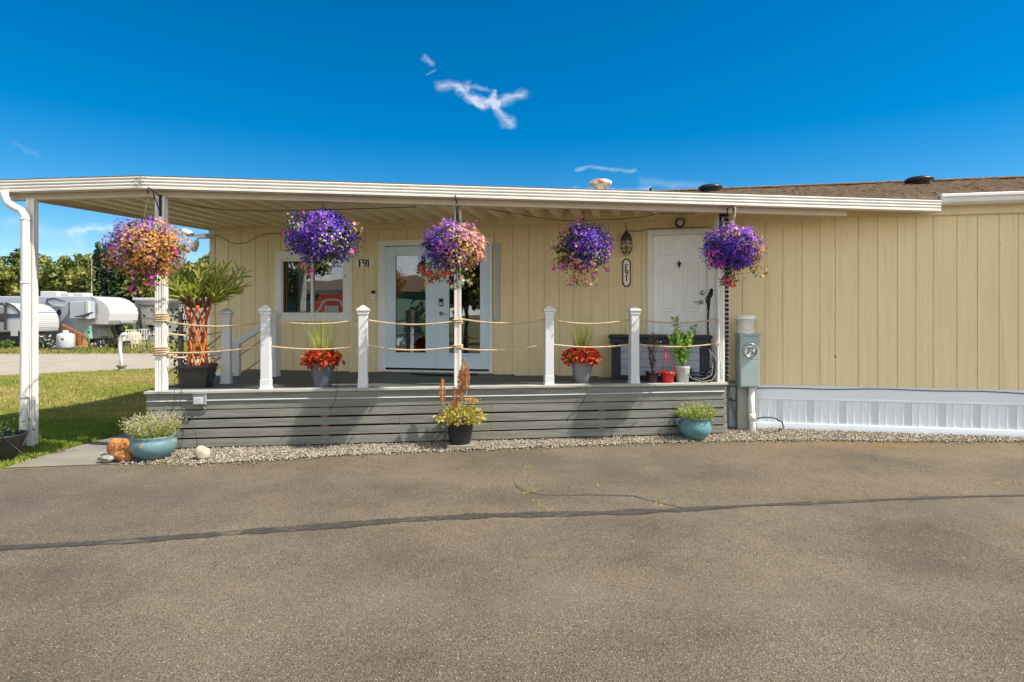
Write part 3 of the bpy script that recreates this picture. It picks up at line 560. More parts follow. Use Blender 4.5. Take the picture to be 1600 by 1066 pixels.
# ------------------------------------------------------------------ the awning
A2, B2, C2 = Vector((-6.22, 7.34)), Vector((-4.40, 7.15)), HF.w(hx(1471, -.265), -.265).xy
awn = thing('porch_awning', 'long white aluminium porch awning with ribbed gutter and corrugated pan underside', 'awning', (HF.o.x, HF.o.y, 0), HF.a)
hA, hB, hC = HF.loc(A2), HF.loc(B2), HF.loc(C2)
def zt(s): return 3.262 - .0135 * (s - hB.x) * (1 if s > hB.x else 0) + (.004 * (s - hB.x) if s < hB.x else 0)     # top of the gutter
path = [hA, hB, hC]
def offs(d):
    """front line of the awning moved inward by d (mitred at the corner)"""
    n1 = Vector((-(hB - hA).y, (hB - hA).x)).normalized(); n2 = Vector((-(hC - hB).y, (hC - hB).x)).normalized()
    m = (n1 + n2).normalized(); return [hA.xy + n1 * d, hB.xy + m * (d / m.dot(n1)), hC.xy + n2 * d]
prof = [(.115, -.150), (.0, -.150)]
for k in range(4):
    z = -.148 + k * .0375
    prof += [(.002, z + .004), (.0, z + .012), (.003, z + .021), (.012, z + .025), (.022, z + .028), (.022, z + .034), (.006, z + .0365)]
prof += [(.0, .0), (.115, .0), (.115, -.006), (.014, -.006)]
def sweep(b, prof, closed=False, ends=True, pts3=None, mi=0):
    n = len(prof); V = []
    rows = [offs(d) for d, z in prof]
    for i in range(3):
        for (d, z), r in zip(prof, rows): p = r[i]; V.append((p.x, p.y, zt(path[i].x) + z))
    Q = []
    for i in range(2):
        for k in range(n if closed else n - 1): k2 = (k + 1) % n; Q.append((i * n + k, i * n + k2, (i + 1) * n + k2, (i + 1) * n + k))
    b.add(V, Q, mi)
    if ends:
        e = b.n - len(V)
        b.ch.append((np.array([list(range(e, e + n))]), np.array([mi]), np.array([False]))); b.ch.append((np.array([list(range(e + 2 * n, e + 3 * n))]), np.array([mi]), np.array([False])))
b = MB(); sweep(b, prof); gut = b.build('gutter', M('gutter_white', (.80, .77, .70), .38, .06, 3, stretch=(.6, 1, 3), col2=(.40, .35, .27), thr=.69, tw=.12), awn)
r0 = offs(-.004); b = MB()
P = np.column_stack([np.full(60, hB.x) + RNG.normal(size=60) * .06, np.zeros(60), zt(hB.x) - RNG.uniform(.005, .14, 60)]); P[:, 1] = hB.y - .006 + .02 * RNG.random(60)
b.inst(*OCT, P, rand_rot(60), RNG.uniform(.003, .008, (60, 3))); b.build('moss_speckles', M('moss_dark', (.07, .075, .04), .95, .3, 20), gut, kind='stuff')
# beam behind the gutter
bp = [(.16, -.150), (.16, -.205), (.145, -.207), (.145, -.222), (.235, -.222), (.235, -.06)]
b = MB()
rows = [offs(d) for d, z in bp]; sE = hx(1353, -1); tE = (sE - hB.x) / (hC.x - hB.x); V = []
for i in range(3):
    for (d, z), r in zip(bp, rows):
        p = r[i] if i < 2 else r[1] + (r[2] - r[1]) * tE
        V.append((p.x, p.y, zt(p.x) + z))
n = len(bp); b.add(V, [(i * n + k, i * n + k + 1, (i + 1) * n + k + 1, (i + 1) * n + k) for i in range(2) for k in range(n - 1)])
b.ch.append((np.array([list(range(2 * n, 3 * n))]), np.array([0]), np.array([False]))); b.ch.append((np.array([list(range(0, n))]), np.array([0]), np.array([False])))
b.build('beam', beigeal, awn)
b = MB(); sweep(b, [(.10, -.148), (.165, -.148)], ends=False); b.build('soffit_strip', beigeal, awn)
# corrugated pans: W profile run from the wall to the gutter
def yfront(s, d=.10):
    r = offs(d)
    if s <= r[1].x: t = (s - r[0].x) / (r[1].x - r[0].x); return r[0].y + (r[1].y - r[0].y) * t
    t = (s - r[1].x) / (r[2].x - r[1].x); return r[1].y + (r[2].y - r[1].y) * t
def yback(s): return 0.0 if s >= 0 else hA.y * (s / hA.x) if s > hA.x else hA.y
per = .285; ss = []; s0 = hA.x + .12
while s0 < hC.x - .35: ss += [(s0, 0), (s0 + .095, 0), (s0 + .14, 1), (s0 + .24, 1)]; s0 += per
ss.append((s0, 0)); V = []; V2 = []
for s, up in ss:
    zf, zb = zt(s) - .148 + up * .095, 3.075 + up * .105
    V += [(s, yfront(s), zf), (s, yback(s) - .001, zb)]; V2 += [(s, yfront(s), zf + .004), (s, yback(s) - .001, zb + .004)]
n = len(ss); Q = [(2 * i, 2 * i + 1, 2 * i + 3, 2 * i + 2) for i in range(n - 1)]
b = MB(); b.add(V, Q); b.add(V2, Q)
b.build('roof_pan', panm, awn)
pA, pD = Vector((hA.x + .1, hA.y + .2)), Vector((.0, -.02)); b = MB(); b.bar((pA.x, pA.y, 3.115), (pD.x, pD.y, 3.12), .03, .13); b.build('side_fascia', beigeal, awn)
# top deck of the awning (seen from above only) closes the pans
b = MB(); r = offs(.02); b.add([(r[0].x, r[0].y, zt(r[0].x) - .004), (r[1].x, r[1].y, zt(r[1].x) - .004), (r[2].x, r[2].y, zt(r[2].x) - .004), (0, -.02, 3.235)], [(0, 1, 2, 3)]); b.build('top_sheet', alum, awn)
# posts
def fluted(b, x, y, w, z0, z1, rz):
    h = w / 2; pr = []
    for k in range(4):
        a = k * math.pi / 2; c, s = math.cos(a), math.sin(a)
        for u in ((-h, -h + .004), (-h + .004, -h), (-h * .45, -h), (-h * .36, -h + .007), (-h * .08, -h + .007), (0, -h), (h * .08, -h + .007), (h * .36, -h + .007), (h * .45, -h)):
            pr.append((u[0] * c - u[1] * s, u[0] * s + u[1] * c))
    c, s = math.cos(rz), math.sin(rz); b.prism([(x + p[0] * c - p[1] * s, y + p[0] * s + p[1] * c) for p in pr], z0, z1, 'z')
def hloc(v): p = HF.loc(v); return p.x, p.y
rz = DF.a - HF.a; POSTS = {}
for px, w in ((252.5, .112), (715, .09), (1124, .105)):
    s, Y = DF.hit(px, .13); v = DF.w(s, .13); POSTS[px] = (s, v); x, y = hloc(v); b = MB(); fluted(b, x, y, w, DECK_Z + .002, zt(x) - .2225, rz); b.build('awning_post', alum, awn)
v = gp(50.5, 699); x, y = hloc(v); b = MB(); fluted(b, x, y, .09, 0, zt(x) - .2225, rz); b.build('awning_post', alum, awn)
# downspout
def dp(px, py, Y=7.33): p = at(px, py, Y); q = HF.loc(p); return (q.x, q.y, p.z)
b = MB(); pts = [dp(8, 299), dp(8, 308), dp(12, 317), dp(22, 324), dp(33, 329), dp(39, 338), dp(39.5, 352), dp(39, 500), dp(38, 600), dp(37.5, 672), dp(36, 684), dp(31, 694), dp(24, 700)]
b.tube(pts, .046, 12); ds_ = b.build('downspout', alum, awn)
for py in (343, 442, 620): q = dp(39, py); b = MB(); b.lathe([(.047, q[2] - .012), (.051, q[2] - .012), (.051, q[2] + .012), (.047, q[2] + .012)], 12, (q[0], q[1], 0)); b.build('strap', alum, ds_)
# brackets for the hanging baskets
def bracket(v, tip, z):
    a = HF.loc(v); t = HF.loc(tip); d = (t.xy - a.xy); L = d.length; d.normalize(); b = MB(); st = Vector((a.x, a.y)) + d * .056
    P = lambda u, zz: (st.x + d.x * u, st.y + d.y * u, zz)
    b.bar(P(0.004, z - .20), P(.004, z + .06), .03, .010, up=(d.x, d.y, 0))
    b.tube([P(.008, z + .03), P(L * .4, z + .045), P(L - .09, z + .035), P(L - .055, z + .02)], .008, 6); b.tube([P(.008, z - .17), P(L * .25, z - .08), P(L * .5, z + .0), P(L * .55, z + .045)], .007, 6)
    b.tube([P(L - .055, z + .02), P(L - .04, z - .005), P(L - .056, z - .03), P(L - .085, z - .02), P(L - .09, z + .005)], .007, 6)
    b.tube([P(.02, z - .02), P(.05, z + .0), P(.07, z - .03), P(.045, z - .05), P(.02, z - .03)], .005, 5)
    b.build('plant_bracket', black, awn); return
TIP1 = at(231, 315, 6.75); TIP3 = DF.w(DF.x(711, -.60), -.60); TIP5 = DF.w(DF.x(1146, -.56), -.56)
bracket(POSTS[252.5][1], TIP1, 3.0); bracket(POSTS[715][1], TIP3, 2.98); bracket(POSTS[1124][1], TIP5, 2.95)

# ------------------------------------------------------------------ the deck
deck = thing('wooden_deck', 'raised grey-green wooden deck with horizontal slatted front below the rope rail', 'deck', (DF.o.x, DF.o.y, 0), DF.a)
def dl(v): p = DF.loc(v); return (p.x, p.y)
c0 = dl(HF.w(.75, -.06)); c1 = dl(HF.w(hx(1137), -.06))
poly = [(-.02, -.02), (DECK_L + .02, -.02), c1, (c0[0], c0[1])]
def side_x(y):  # left and right edges at depth y
    return poly[0][0] + (poly[3][0] - poly[0][0]) * y / poly[3][1], poly[1][0] + (poly[2][0] - poly[1][0]) * max(y, 0) / poly[2][1]
b = MB(); y = .125
while y < poly[3][1] + .1:
    y1 = y + .138; l0, r0 = side_x(y); l1, r1 = side_x(y1)
    def cut(x, y): # keep boards off the wall
        return y
    # far edge follows the wall line
    def clip(x, yv):
        p = HF.loc(DF.w(x, yv)); return yv if p.y < -.05 else yv - (p.y + .05) / math.cos(HF.a - DF.a)
    xs = np.linspace(l0, r0, 24); ok = [x for x in xs if clip(x, y) >= y - 1e-6]
    if len(ok) > 1:
        xa, xb = ok[0], ok[-1]; yb0, yb1 = min(y1, clip(xa, y1)), min(y1, clip(xb, y1))
        if min(yb0, yb1) > y: b.add([(xa, y, .68), (xb, y, .68), (xb, yb1, .68), (xa, yb0, .68), (xa, y, DECK_Z), (xb, y, DECK_Z), (xb, yb1, DECK_Z), (xa, yb0, DECK_Z)], [(4, 5, 6, 7), (0, 1, 5, 4), (0, 4, 7, 3), (1, 2, 6, 5), (3, 7, 6, 2)])
    y += .143
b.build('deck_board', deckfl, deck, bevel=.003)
b = MB(); x = -.02
for L in (2.45, 1.2, 3.66): b.box(x, min(x + L - .004, DECK_L + .02), -.028, .12, .681, DECK_Z + RNG.uniform(-.001, .002)); x += L
b.build('edge_board', deckedge, deck, bevel=.004)
b = MB()
b.box(0, DECK_L, .0, .03, .598, .679); b.box(0, DECK_L, .001, .031, .487, .596); b.build('rim_board', deckm, deck, bevel=.003)
zz = [.475, .362, .247, .131, .017]; b = MB()
for z1, z0 in zip(zz, zz[1:] + [-.08]):
    j = RNG.uniform(-.002, .003)
    x = 0.0
    for L in ((2.95, 4.32) if zz.index(z1) % 2 else (4.1, 3.17)): b.box(x + .001, min(x + L - .002, DECK_L), j, j + .022, z0 + .019 + RNG.uniform(-.003, .003), z1 + RNG.uniform(-.002, .002)); x += L
b.build('front_slat', deckm, deck, bevel=.0025)
for px in (507, 718, 941, 1110):
    x = DF.x(px); MB().box(x - .045, x + .045, .024, .1, -.05, .49).build('stud', stud, deck)
b = MB(); b.box(-.5 + .5, .03, .03, c0[1] * .45, .0, .66)
def sidewall(p, q, z1=.678):
    b = MB()
    for k in range(5): b.bar((p[0], p[1], .07 + k * .125), (q[0], q[1], .07 + k * .125), .025, .112)
    b.build('side_slat', deckm, deck, bevel=.002)
p0 = (.02, .05); lx = side_x(.9)[0] + .03; sidewall(p0, (lx, .9)); sidewall((DECK_L - .02, .05), (c1[0] - .03, c1[1] - .05)); q0 = side_x(2.1); sidewall((q0[0] + .03, 2.1), (c0[0] + .05, c0[1]))
b = MB(); b.box(.04, DECK_L - .04, .40, .42, 0, .66); b.build('underfloor_shade_sheet', M('underfloor_shade', (.02, .018, .015), .95, .1), deck)  # near-black sheet added behind the slats, standing in for shade under the deck
# conduit and outlet box on the face
cp = M('pale_grey_conduit', (.40, .45, .46), .5, .1, 8)
b = MB(); b.tube([(x, -.009 - .0015 * math.sin(x * 3), .590 + .004 * math.sin(x * 1.1)) for x in np.linspace(.0, DECK_L - .03, 40)], .0095, 7); b.build('conduit', cp, deck)
bxm = M('grey_box', (.26, .27, .30), .5, .08, 9)
xx = DF.x(312); b = MB(); b.box(xx - .065, xx + .085, -.045, -.001, .545, .70); b.box(xx - .07, xx + .09, -.058, -.001, .675, .705); ob = b.build('outlet_box', bxm, deck, bevel=.006)
b = MB(); b.box(xx - .045, xx + .055, -.085, -.046, .558, .64); b.build('outlet_cover', M('light_grey_cover', (.40, .41, .44), .45, .08), ob, bevel=.008)
b = MB(); b.tube([(xx + .03, -.03, .55), (xx + .06, -.03, .51), (xx + .075, -.01, .47)], .010, 6); b.build('cable_stub', greyc, ob)
# door mat
mx0, mY = HF.hit(690, -.33); p = HF.w(mx0, -.36); m_ = thing('door_mat', 'black half-round door mat in front of the glazed double doors', 'mat', (p.x, p.y, DECK_Z), HF.a)
pr = [(.55 * math.cos(t), -.33 * math.sin(t)) for t in np.linspace(0, math.pi, 20)]; b = MB(); b.prism([(x, y + .17) for x, y in pr], .001, .018, 'z'); b.build('mat_pad', rubber, m_, bevel=.004)
b = MB(); b.tube([(x * .92, (y + .17 - .02) * .9 + .0, .019) for x, y in pr], .010, 6); b.build('mat_rim', blackp, m_)

# ------------------------------------------------------------------ rail posts and ropes
pcap = M('cap_white', (.70, .70, .67), .4, .04, 8, col2=(.55, .53, .47), thr=.66, tw=.15)
def rail_post(v, label, rz, h=1.03, w=.112):
    t = thing('railing_post', label, 'post', v, rz, 'white rope railing posts'); h2 = w / 2
    MB().box(-h2, h2, -h2, h2, .001, h - .09).build('post_shaft', postv, t, bevel=.006)
    b = MB(); b.box(-h2 - .012, h2 + .012, -h2 - .012, h2 + .012, .0, .018); b.box(-h2 - .004, h2 + .004, -h2 - .004, h2 + .004, .017, .12); b.build('post_base', postv, t, bevel=.004)
    b = MB(); c = h2 + .018; z = h - .10
    def ring(a, z0, z1, c2=None):
        c2 = a if c2 is None else c2; b.add([(-a, -a, z0), (a, -a, z0), (a, a, z0), (-a, a, z0), (-c2, -c2, z1), (c2, -c2, z1), (c2, c2, z1), (-c2, c2, z1)], [(3, 2, 1, 0), (4, 5, 6, 7), (0, 1, 5, 4), (1, 2, 6, 5), (2, 3, 7, 6), (3, 0, 4, 7)])
    ring(h2 + .010, z - .012, z + .012); ring(h2 + .004, z + .012, z + .03, h2 + .02); ring(h2 + .021, z + .03, z + .052); ring(h2 + .015, z + .052, z + .098, .012)
    b.build('post_cap', pcap, t, bevel=.003); return t
RP = {}
for px, lab in ((416, 'white square post with pyramid cap, nearest the braided tree, below the window'), (567.5, 'white square post with pyramid cap standing below the doorbell'), (857.5, 'white square post with pyramid cap between the glazed doors and second red-leaved planter'), (990.5, 'white square post with pyramid cap in front of the storage box')):
    v = DF.w(DF.x(px, .09), .09, DECK_Z); RP[px] = v; rail_post(v, lab, DF.a)
RP[416].z; 
v354 = at(354, 599, 8.05); v354.z = DECK_Z; rail_post(v354, 'white square post with weathered cap behind the potted oleander', DF.a, 1.0)
v428 = at(429, 588.5, 9.0); v428.z = DECK_Z; rail_post(v428, 'white plain post half hidden behind another post, against the siding by the window', HF.a, .97)
# stair flight down to the lawn
st = thing('porch_stairs', 'white-painted side steps with sloping handrail leading down from the deck', 'stairs', (0, 0, 0))
sdir = -HF.u.to_3d(); b = MB()
for k in range(3):
    c = (v354 + v428) / 2 + sdir * (.20 + .28 * k); c.z = DECK_Z - .17 * (k + 1) - .02; a = (v428 - v354).normalized(); a.z = 0
    b.bar(c - a * .46, c + a * .46, .27, .04)
b.build('tread', deckfl, st, bevel=.004)
b = MB()
for v in (v354, v428):
    b = MB(); q = v + sdir * .95; b.bar((v.x, v.y, .56), (q.x, q.y, .06), .04, .2); b.build('stringer', postv, st, bevel=.004)
q = v428 + sdir * .62; b = MB(); b.bar((q.x, q.y, .02), (q.x, q.y, 1.2), .09, .09, up=(0, 1, 0)); b.build('newel_post', postv, st, bevel=.005)
q2 = v428 + sdir * 1.0; b = MB(); b.bar((v428.x, v428.y, 1.56), (q2.x, q2.y, .98), .05, .09); b.build('handrail', postv, st, bevel=.004)
def rope(name, pts, label, wraps=(), r=.0062, group='tan twisted ropes strung between the white posts', grey=False):
    P = np.array([tuple(p) for p in pts]); d = np.linalg.norm(np.diff(P, axis=0), axis=1); L = np.concatenate([[0], np.cumsum(d)]); n = max(int(L[-1] / .011), 12)
    q = np.linspace(0, L[-1], n); C = np.stack([np.interp(q, L, P[:, i]) for i in range(3)], -1)
    C[1:-1] += .0
    T = norm(np.gradient(C, axis=0)); A = norm(np.cross(T, [0, 0, 1.])); A[np.abs(T[:, 2]) > .98] = [1, 0, 0]; B = np.cross(A, T); b = MB()
    for k in range(3):
        ph = 2 * math.pi * (q / .055 + k / 3.0); b.tube(C + .0063 * (np.cos(ph)[:, None] * A + np.sin(ph)[:, None] * B), r, 5)
    return b.build(name, ropem, None, label=label, cat='rope', group=group)
def yz(px, py, yo): # point on the deck-parallel line yo seen at px,py
    s, Y = DF.hit(px, yo); return DF.w(s, yo, EYE + (HOR - py) / F * Y)
def wrap(px, py, w, turns=3, yo=.13):
    c = yz(px, py, yo); th = np.linspace(0, 2 * math.pi * turns, 18 * turns); h = w / 2 + .014
    P = []
    for i, t in enumerate(th):
        k = 1 / max(abs(math.cos(t)), abs(math.sin(t))); k = min(k, 1.25); x, y = h * k * math.cos(t), h * k * math.sin(t); P.append(DF.w(DF.loc(c).x + x, yo + y, c.z + (i / len(th) - .5) * .027 * turns))
    return P
def sag(a, b, s, n=30): return [Vector(p) for p in cat_pts(a, b, s, n)]
upper = [(257, 502, 412, 503, 'corner awning post', .06), (421, 500, 564, 499, 'first and second capped posts', .055), (572, 500, 712, 502, 'second capped post and middle awning post', .05), (718, 498, 853, 499, 'middle awning post and third capped post', .055), (862, 500, 986, 499, 'third and fourth capped posts', .055), (995, 499, 1113, 500, 'fourth capped post and right awning post', .045)]
lower = [(257, 551, 412, 540, 'corner awning post', .035), (421, 541, 564, 541, 'first and second capped posts', .04), (572, 540, 712, 542, 'second capped post and middle awning post', .05), (718, 545, 853, 538, 'middle awning post and third capped post', .045), (862, 538, 986, 538, 'third and fourth capped posts', .04), (995, 538, 1113, 538, 'fourth capped post and right awning post', .035)]
for nm, spans in (('upper', upper), ('lower', lower)):
    for i, (x0, y0, x1, y1, lab, s) in enumerate(spans):
        a, b_ = yz(x0, y0, .09), yz(x1, y1, .09); pts = sag(a, b_, s)
        if i == 0: pts = wrap(252.5, (497 if nm == 'upper' else 549), .112, 4) + pts; lab += ' and first capped post'
        if i == 2: pts = pts + wrap(715, y1, .09, 2)
        if i == 5: pts = pts + [b_ + Vector((.02, -.03, .005)), b_ + Vector((.05, -.04, .025)), b_ + Vector((.075, -.03, -.005)), b_ + Vector((.045, -.035, -.03)), b_ + Vector((.03, -.045, .01))]
        rope('rope', pts, f'{nm} tan rope sagging between {lab}')
for nm, dz in (('upper', .70), ('lower', .42)):
    rope('rope', sag(v354 + Vector((0, 0, dz)), POSTS[252.5][1] + Vector((0, 0, DECK_Z + dz)), .05), f'{nm} shaded rope from corner awning post back to the post behind the oleander')
    rope('rope', sag(v354 + Vector((0, 0, dz)), v354 + sdir * 1.0 + Vector((0, 0, dz - .62)), .04), f'{nm} shaded rope sloping down the near side of the stairs')
    rope('rope', sag(v428 + Vector((0, 0, dz - .02)), v428 + sdir * 1.0 + Vector((0, 0, dz - .62)), .03), f'{nm} shaded rope sloping down under the white stair handrail')
# ------------------------------------------------------------------ hanging flower baskets
lf_dark = leafm('basket_leaf_dark', (.045, .085, .02)); lf_mid = leafm('basket_leaf', (.09, .14, .03)); lf_gold = leafm('dry_gold_leaf', (.42, .24, .05), .35, .35)
fl = {k: leafm('petal_' + k, c, .25, .15, 20) for k, c in (('violet', (.17, .035, .50)), ('blue', (.055, .022, .42)), ('lilac', (.40, .17, .66)), ('pink', (.72, .05, .42)), ('orange', (.58, .23, .06)), ('cream', (.80, .72, .45)), ('red', (.65, .05, .03)), ('straw', (.62, .38, .13)), ('rosy', (.70, .33, .30)), ('orchid', (.42, .08, .46)))}
FK = list(fl)
def ball(n, rx, rz, lo=.8, hi=1.05, zmin=-1):
    D = norm(RNG.normal(size=(n * 2, 3))); D = D[D[:, 2] > zmin][:n]
    lump = 1 + .12 * np.sin(D[:, 0] * 7 + 2 + rx * 40) * np.sin(D[:, 2] * 6 + rz * 50) + .08 * np.sin(D[:, 1] * 8 + D[:, 0] * 5 + 1)
    return D, D * (RNG.uniform(lo, hi, len(D)) * lump)[:, None] * np.array([rx, rx * .95, rz])
def basket(px, py, top, frame_pt, rx, rz, label, colour, tails=(), nb=1900, hang_z=2.95, nl=1500, psize=(.011, .022)):
    """frame_pt: where it hangs (x,y); py: picture row of the centre"""
    rx, rz = rx * .95, rz * .95; Y = frame_pt[1]; cz = EYE + (HOR - py) / F * Y
    t = thing('hanging_basket', label, 'flower basket', (frame_pt[0], frame_pt[1], cz), 0, 'hanging flower baskets along the awning')
    b = MB(); b.lathe([(0, -.19), (.08, -.185), (.14, -.13), (.17, -.04), (.18, .0), (.165, .0), (.15, -.03)], 16); b.build('basket_bowl', soil, t)
    b = MB(); hz_ = hang_z - cz
    for k in range(3): a = k * 2.094 + .5; b.tube([(.17 * math.cos(a), .17 * math.sin(a), 0), (0, 0, hz_ - .03)], .003, 5)
    b.tube([(0, 0, hz_ - .03), (.012, 0, hz_ - .01), (.0, 0, hz_ + .012), (-.012, 0, hz_)], .004, 5); b.build('hanger', wire, t)
    D, P = ball(nl, rx * .9, rz * .9, .45, 1.0); dz = .0
    b = MB(); gold = colour(D, 'leaf') if True else 0
    b.inst(*LEAF, P, dir_rot(D + .8 * RNG.normal(size=D.shape)), RNG.uniform(.035, .07, len(D)), gold)
    for (tx, tz, r, n, kinds) in tails:
        Q = np.clip(RNG.normal(size=(n, 3)), -1.5, 1.5) * np.array([r, r, r * .9]) + np.array([tx, -.05, tz]); b.inst(*LEAF, Q, rand_rot(n), RNG.uniform(.03, .055, n), RNG.choice([0, 1, 1, 2], n))
    b.build('foliage', [lf_dark, lf_mid, lf_gold], t)
    nb = int(nb * 1.7); D, P = ball(nb, rx, rz, .80, 1.06, -.9); ci = colour(D, 'flower'); keep = ci >= 0; D, P, ci = D[keep], P[keep], ci[keep]
    sz = RNG.uniform(*psize, len(D)); sz[np.isin(ci, [FK.index('pink'), FK.index('rosy')])] *= 1.5
    b = MB(); b.inst(*STAR, P, rand_rot(len(D), D, .55), sz, ci)
    sp_ = RNG.random(len(D)) < .2; Dq = D[sp_]; b.inst(*STAR, P[sp_] * RNG.uniform(1.0, 1.15, (sp_.sum(), 1)), rand_rot(sp_.sum(), Dq, .8), sz[sp_] * .8, ci[sp_])
    for (tx, tz, r, n, kinds) in tails:
        m = max(n // 5, 3); Q = np.clip(RNG.normal(size=(m, 3)), -1.4, 1.4) * np.array([r, r * .7, r * .9]) + np.array([tx, -.09, tz]); nn = np.tile([0, -1., 0.2], (m, 1)); b.inst(*STAR, Q, rand_rot(m, nn, .7), RNG.uniform(.022, .036, m), RNG.choice([FK.index(k) for k in kinds], m))
    b.build('blossoms', [fl[k] for k in FK], t)
    b = MB()   # stems
    k = 60; Dk, Pk = ball(k, rx * .95, rz * .95, .8, 1.05)
    for d in Pk: b.tube([(0, 0, .0), tuple(d * .55 + np.array([0, 0, .05])), tuple(d)], .003, 4)
    for (tx, tz, r, n, kinds) in tails:
        for q in range(max(4, n // 7)):
            e = np.array([tx, -.06, tz]) + np.clip(RNG.normal(size=3), -1.5, 1.5) * r; a = np.array([tx, -.06, tz]) * .62 + RNG.normal(size=3) * .03; m_ = (a + e) / 2 + np.array([0, -.02, .02]); b.tube([a, m_, e], .0028, 4)
    b.build('stems', lf_mid, t); return t
def pick(D, opts):
    """opts: list of (colour, centre direction, sharpness, weight)"""
    n = len(D); W = np.stack([w * np.exp(s * (D @ (np.array(c) / np.linalg.norm(c)) - 1)) if c is not None else np.full(n, w) for _, c, s, w in opts], 1) * RNG.gamma(1.2, 1, (n, len(opts)))
    return np.array([FK.index(k) if k else -1 for k, _, _, _ in opts])[W.argmax(1)]
def leafpick(D, goldc, s, w):
    g = (np.exp(s * (D @ (np.array(goldc, float) / np.linalg.norm(goldc)) - 1)) * w > RNG.random(len(D))); return np.where(g, 2, RNG.choice([0, 0, 1], len(D)))
def c1(D, k):
    if k == 'leaf': return leafpick(D, (.9, -.6, .2), 1.2, 1.1)
    return pick(D, [('violet', (-.6, -.5, .6), 1.5, .62), ('orchid', None, 0, .2), ('lilac', (-.3, -.4, .9), 1.8, .7), ('straw', (.8, -.6, .2), 1.5, .95), ('orange', (.6, -.8, -.1), 1.3, .85), ('pink', None, 0, .05), ('rosy', (-.5, -.5, -.3), 1.5, .4), (None, (-.2, -.5, -.9), 1.5, .6), (None, None, 0, .2)])
basket(228, 389, 330, (TIP1.x, TIP1.y), .40, .335, 'bushy hanging basket of purple blossoms and much dry orange growth at the awning corner', c1, [(-.36, -.14, .06, 60, ['rosy', 'orange']), (-.05, -.38, .09, 90, ['pink', 'orange', 'rosy']), (.05, -.30, .08, 80, ['pink']), (.28, -.27, .07, 50, ['orange', 'orange']), (.38, -.02, .03, 14, ['pink'])], 2100)
def c2(D, k):
    if k == 'leaf': return leafpick(D, (1, -.3, 0), 3, .15)
    return pick(D, [('blue', None, 0, .8), ('violet', (0, -1, .1), 3, 1.6), ('lilac', (.0, -1, .5), 5, 1.2), ('cream', (.55, -.75, -.35), 9, 1.1), ('cream', (-.6, -.7, .35), 30, 2), ('pink', None, 0, .04), (None, (.95, -.2, 0), 5, .9), (None, None, 0, .22)])
HB2 = DF.w(DF.x(505, .02), .02); HB4 = DF.w(DF.x(911, -.02), -.02)
basket(504, 371, 325, HB2, .45, .34, 'deep blue and violet hanging basket hung in front of the white window', c2, [(-.18, -.37, .07, 70, ['rosy', 'pink']), (.1, -.36, .1, 40, ['blue', 'cream']), (-.42, .02, .03, 14, ['pink']), (.41, -.18, .03, 20, ['pink']), (-.22, .30, .02, 8, ['pink']), (.42, .08, .06, 50, ['rosy'])], 2300, 3.0)
def c3(D, k):
    if k == 'leaf': return leafpick(D, (.9, -.6, -.1), 1.6, 1.0)
    return pick(D, [('violet', (-.7, -.6, .3), 1.9, .8), ('blue', (-.7, -.6, -.2), 3, .5), ('lilac', (-.1, -.6, .9), 1.8, .9), ('rosy', (.3, -.6, .8), 2, .35), ('orchid', (-.3, -.8, 0), 1, .35), ('straw', (.7, -.7, .2), 1.8, .9), ('cream', (.3, -.8, -.5), 4, .4), ('rosy', (.95, -.3, .1), 3, .6), (None, (.2, -.5, -.9), 1.5, .5), (None, None, 0, .2)])
basket(706, 387, 340, (TIP3.x, TIP3.y), .37, .305, 'faded violet and straw-coloured hanging basket before the glazed double doors', c3, [(-.34, -.27, .05, 60, ['red', 'red']), (-.26, -.36, .05, 50, ['red', 'orange']), (-.10, -.31, .07, 60, ['orange', 'red']), (.08, -.36, .08, 60, ['cream'])], 2000, 2.98)
def c4(D, k):
    if k == 'leaf': return leafpick(D, (-.6, -.5, -.6), 3, .25)
    return pick(D, [('blue', (.4, -.8, .3), 1.6, 1.1), ('violet', (.2, -1, .2), 3, 1.5), ('lilac', (.1, -1, .4), 6, .9), ('pink', (.5, -.8, 0), 6, .25), ('pink', None, 0, .05), ('cream', (.5, -.8, -.35), 8, .8), ('rosy', (-.3, -.6, -.8), 4, .4), (None, (-.95, -.3, -.2), 2.2, 1.7), (None, None, 0, .2)])
basket(911, 388, 345, HB4, .385, .325, 'blue and violet hanging basket with green left flank beside the wall lantern', c4, [(-.02, -.33, .12, 120, ['rosy', 'red', 'pink']), (-.40, .0, .03, 14, ['rosy']), (.30, -.30, .02, 8, ['pink']), (-.05, .36, .02, 6, ['pink']), (-.3, -.22, .06, 50, ['pink'])], 1900, 3.0)
def c5(D, k):
    if k == 'leaf': return leafpick(D, (.9, -.6, .0), 2.5, .7)
    return pick(D, [('violet', None, 0, .5), ('orchid', (.2, -.8, .4), 1.5, .4), (None, None, 0, .15), ('blue', (-.5, -.8, -.1), 2, 1.0), ('lilac', (.3, -.5, .9), 2.5, .8), ('rosy', (-.2, -.5, .9), 4, .5), ('straw', (.85, -.6, -.15), 6, 1.1), ('pink', (-.9, -.3, -.5), 12, .9), (None, None, 0, .12)])
basket(1143, 389, 345, (TIP5.x, TIP5.y), .365, .30, 'purple hanging basket with golden right flank on the rightmost awning post', c5, [(-.1, -.40, .05, 70, ['pink', 'red']), (-.06, -.32, .07, 60, ['rosy', 'straw']), (.25, -.25, .08, 40, ['straw'])], 1900, 2.95)
# frayed rope hook of the last basket
p = Vector((TIP5.x, TIP5.y, 2.93)); rope('frayed_cord', [p + Vector((.02, 0, .03)), p + Vector((.015, -.01, -.06)), p + Vector((-.005, 0, -.14)), p + Vector((0, 0, -.25))], 'short frayed tan cord above the rightmost flower basket', (), .008, None)

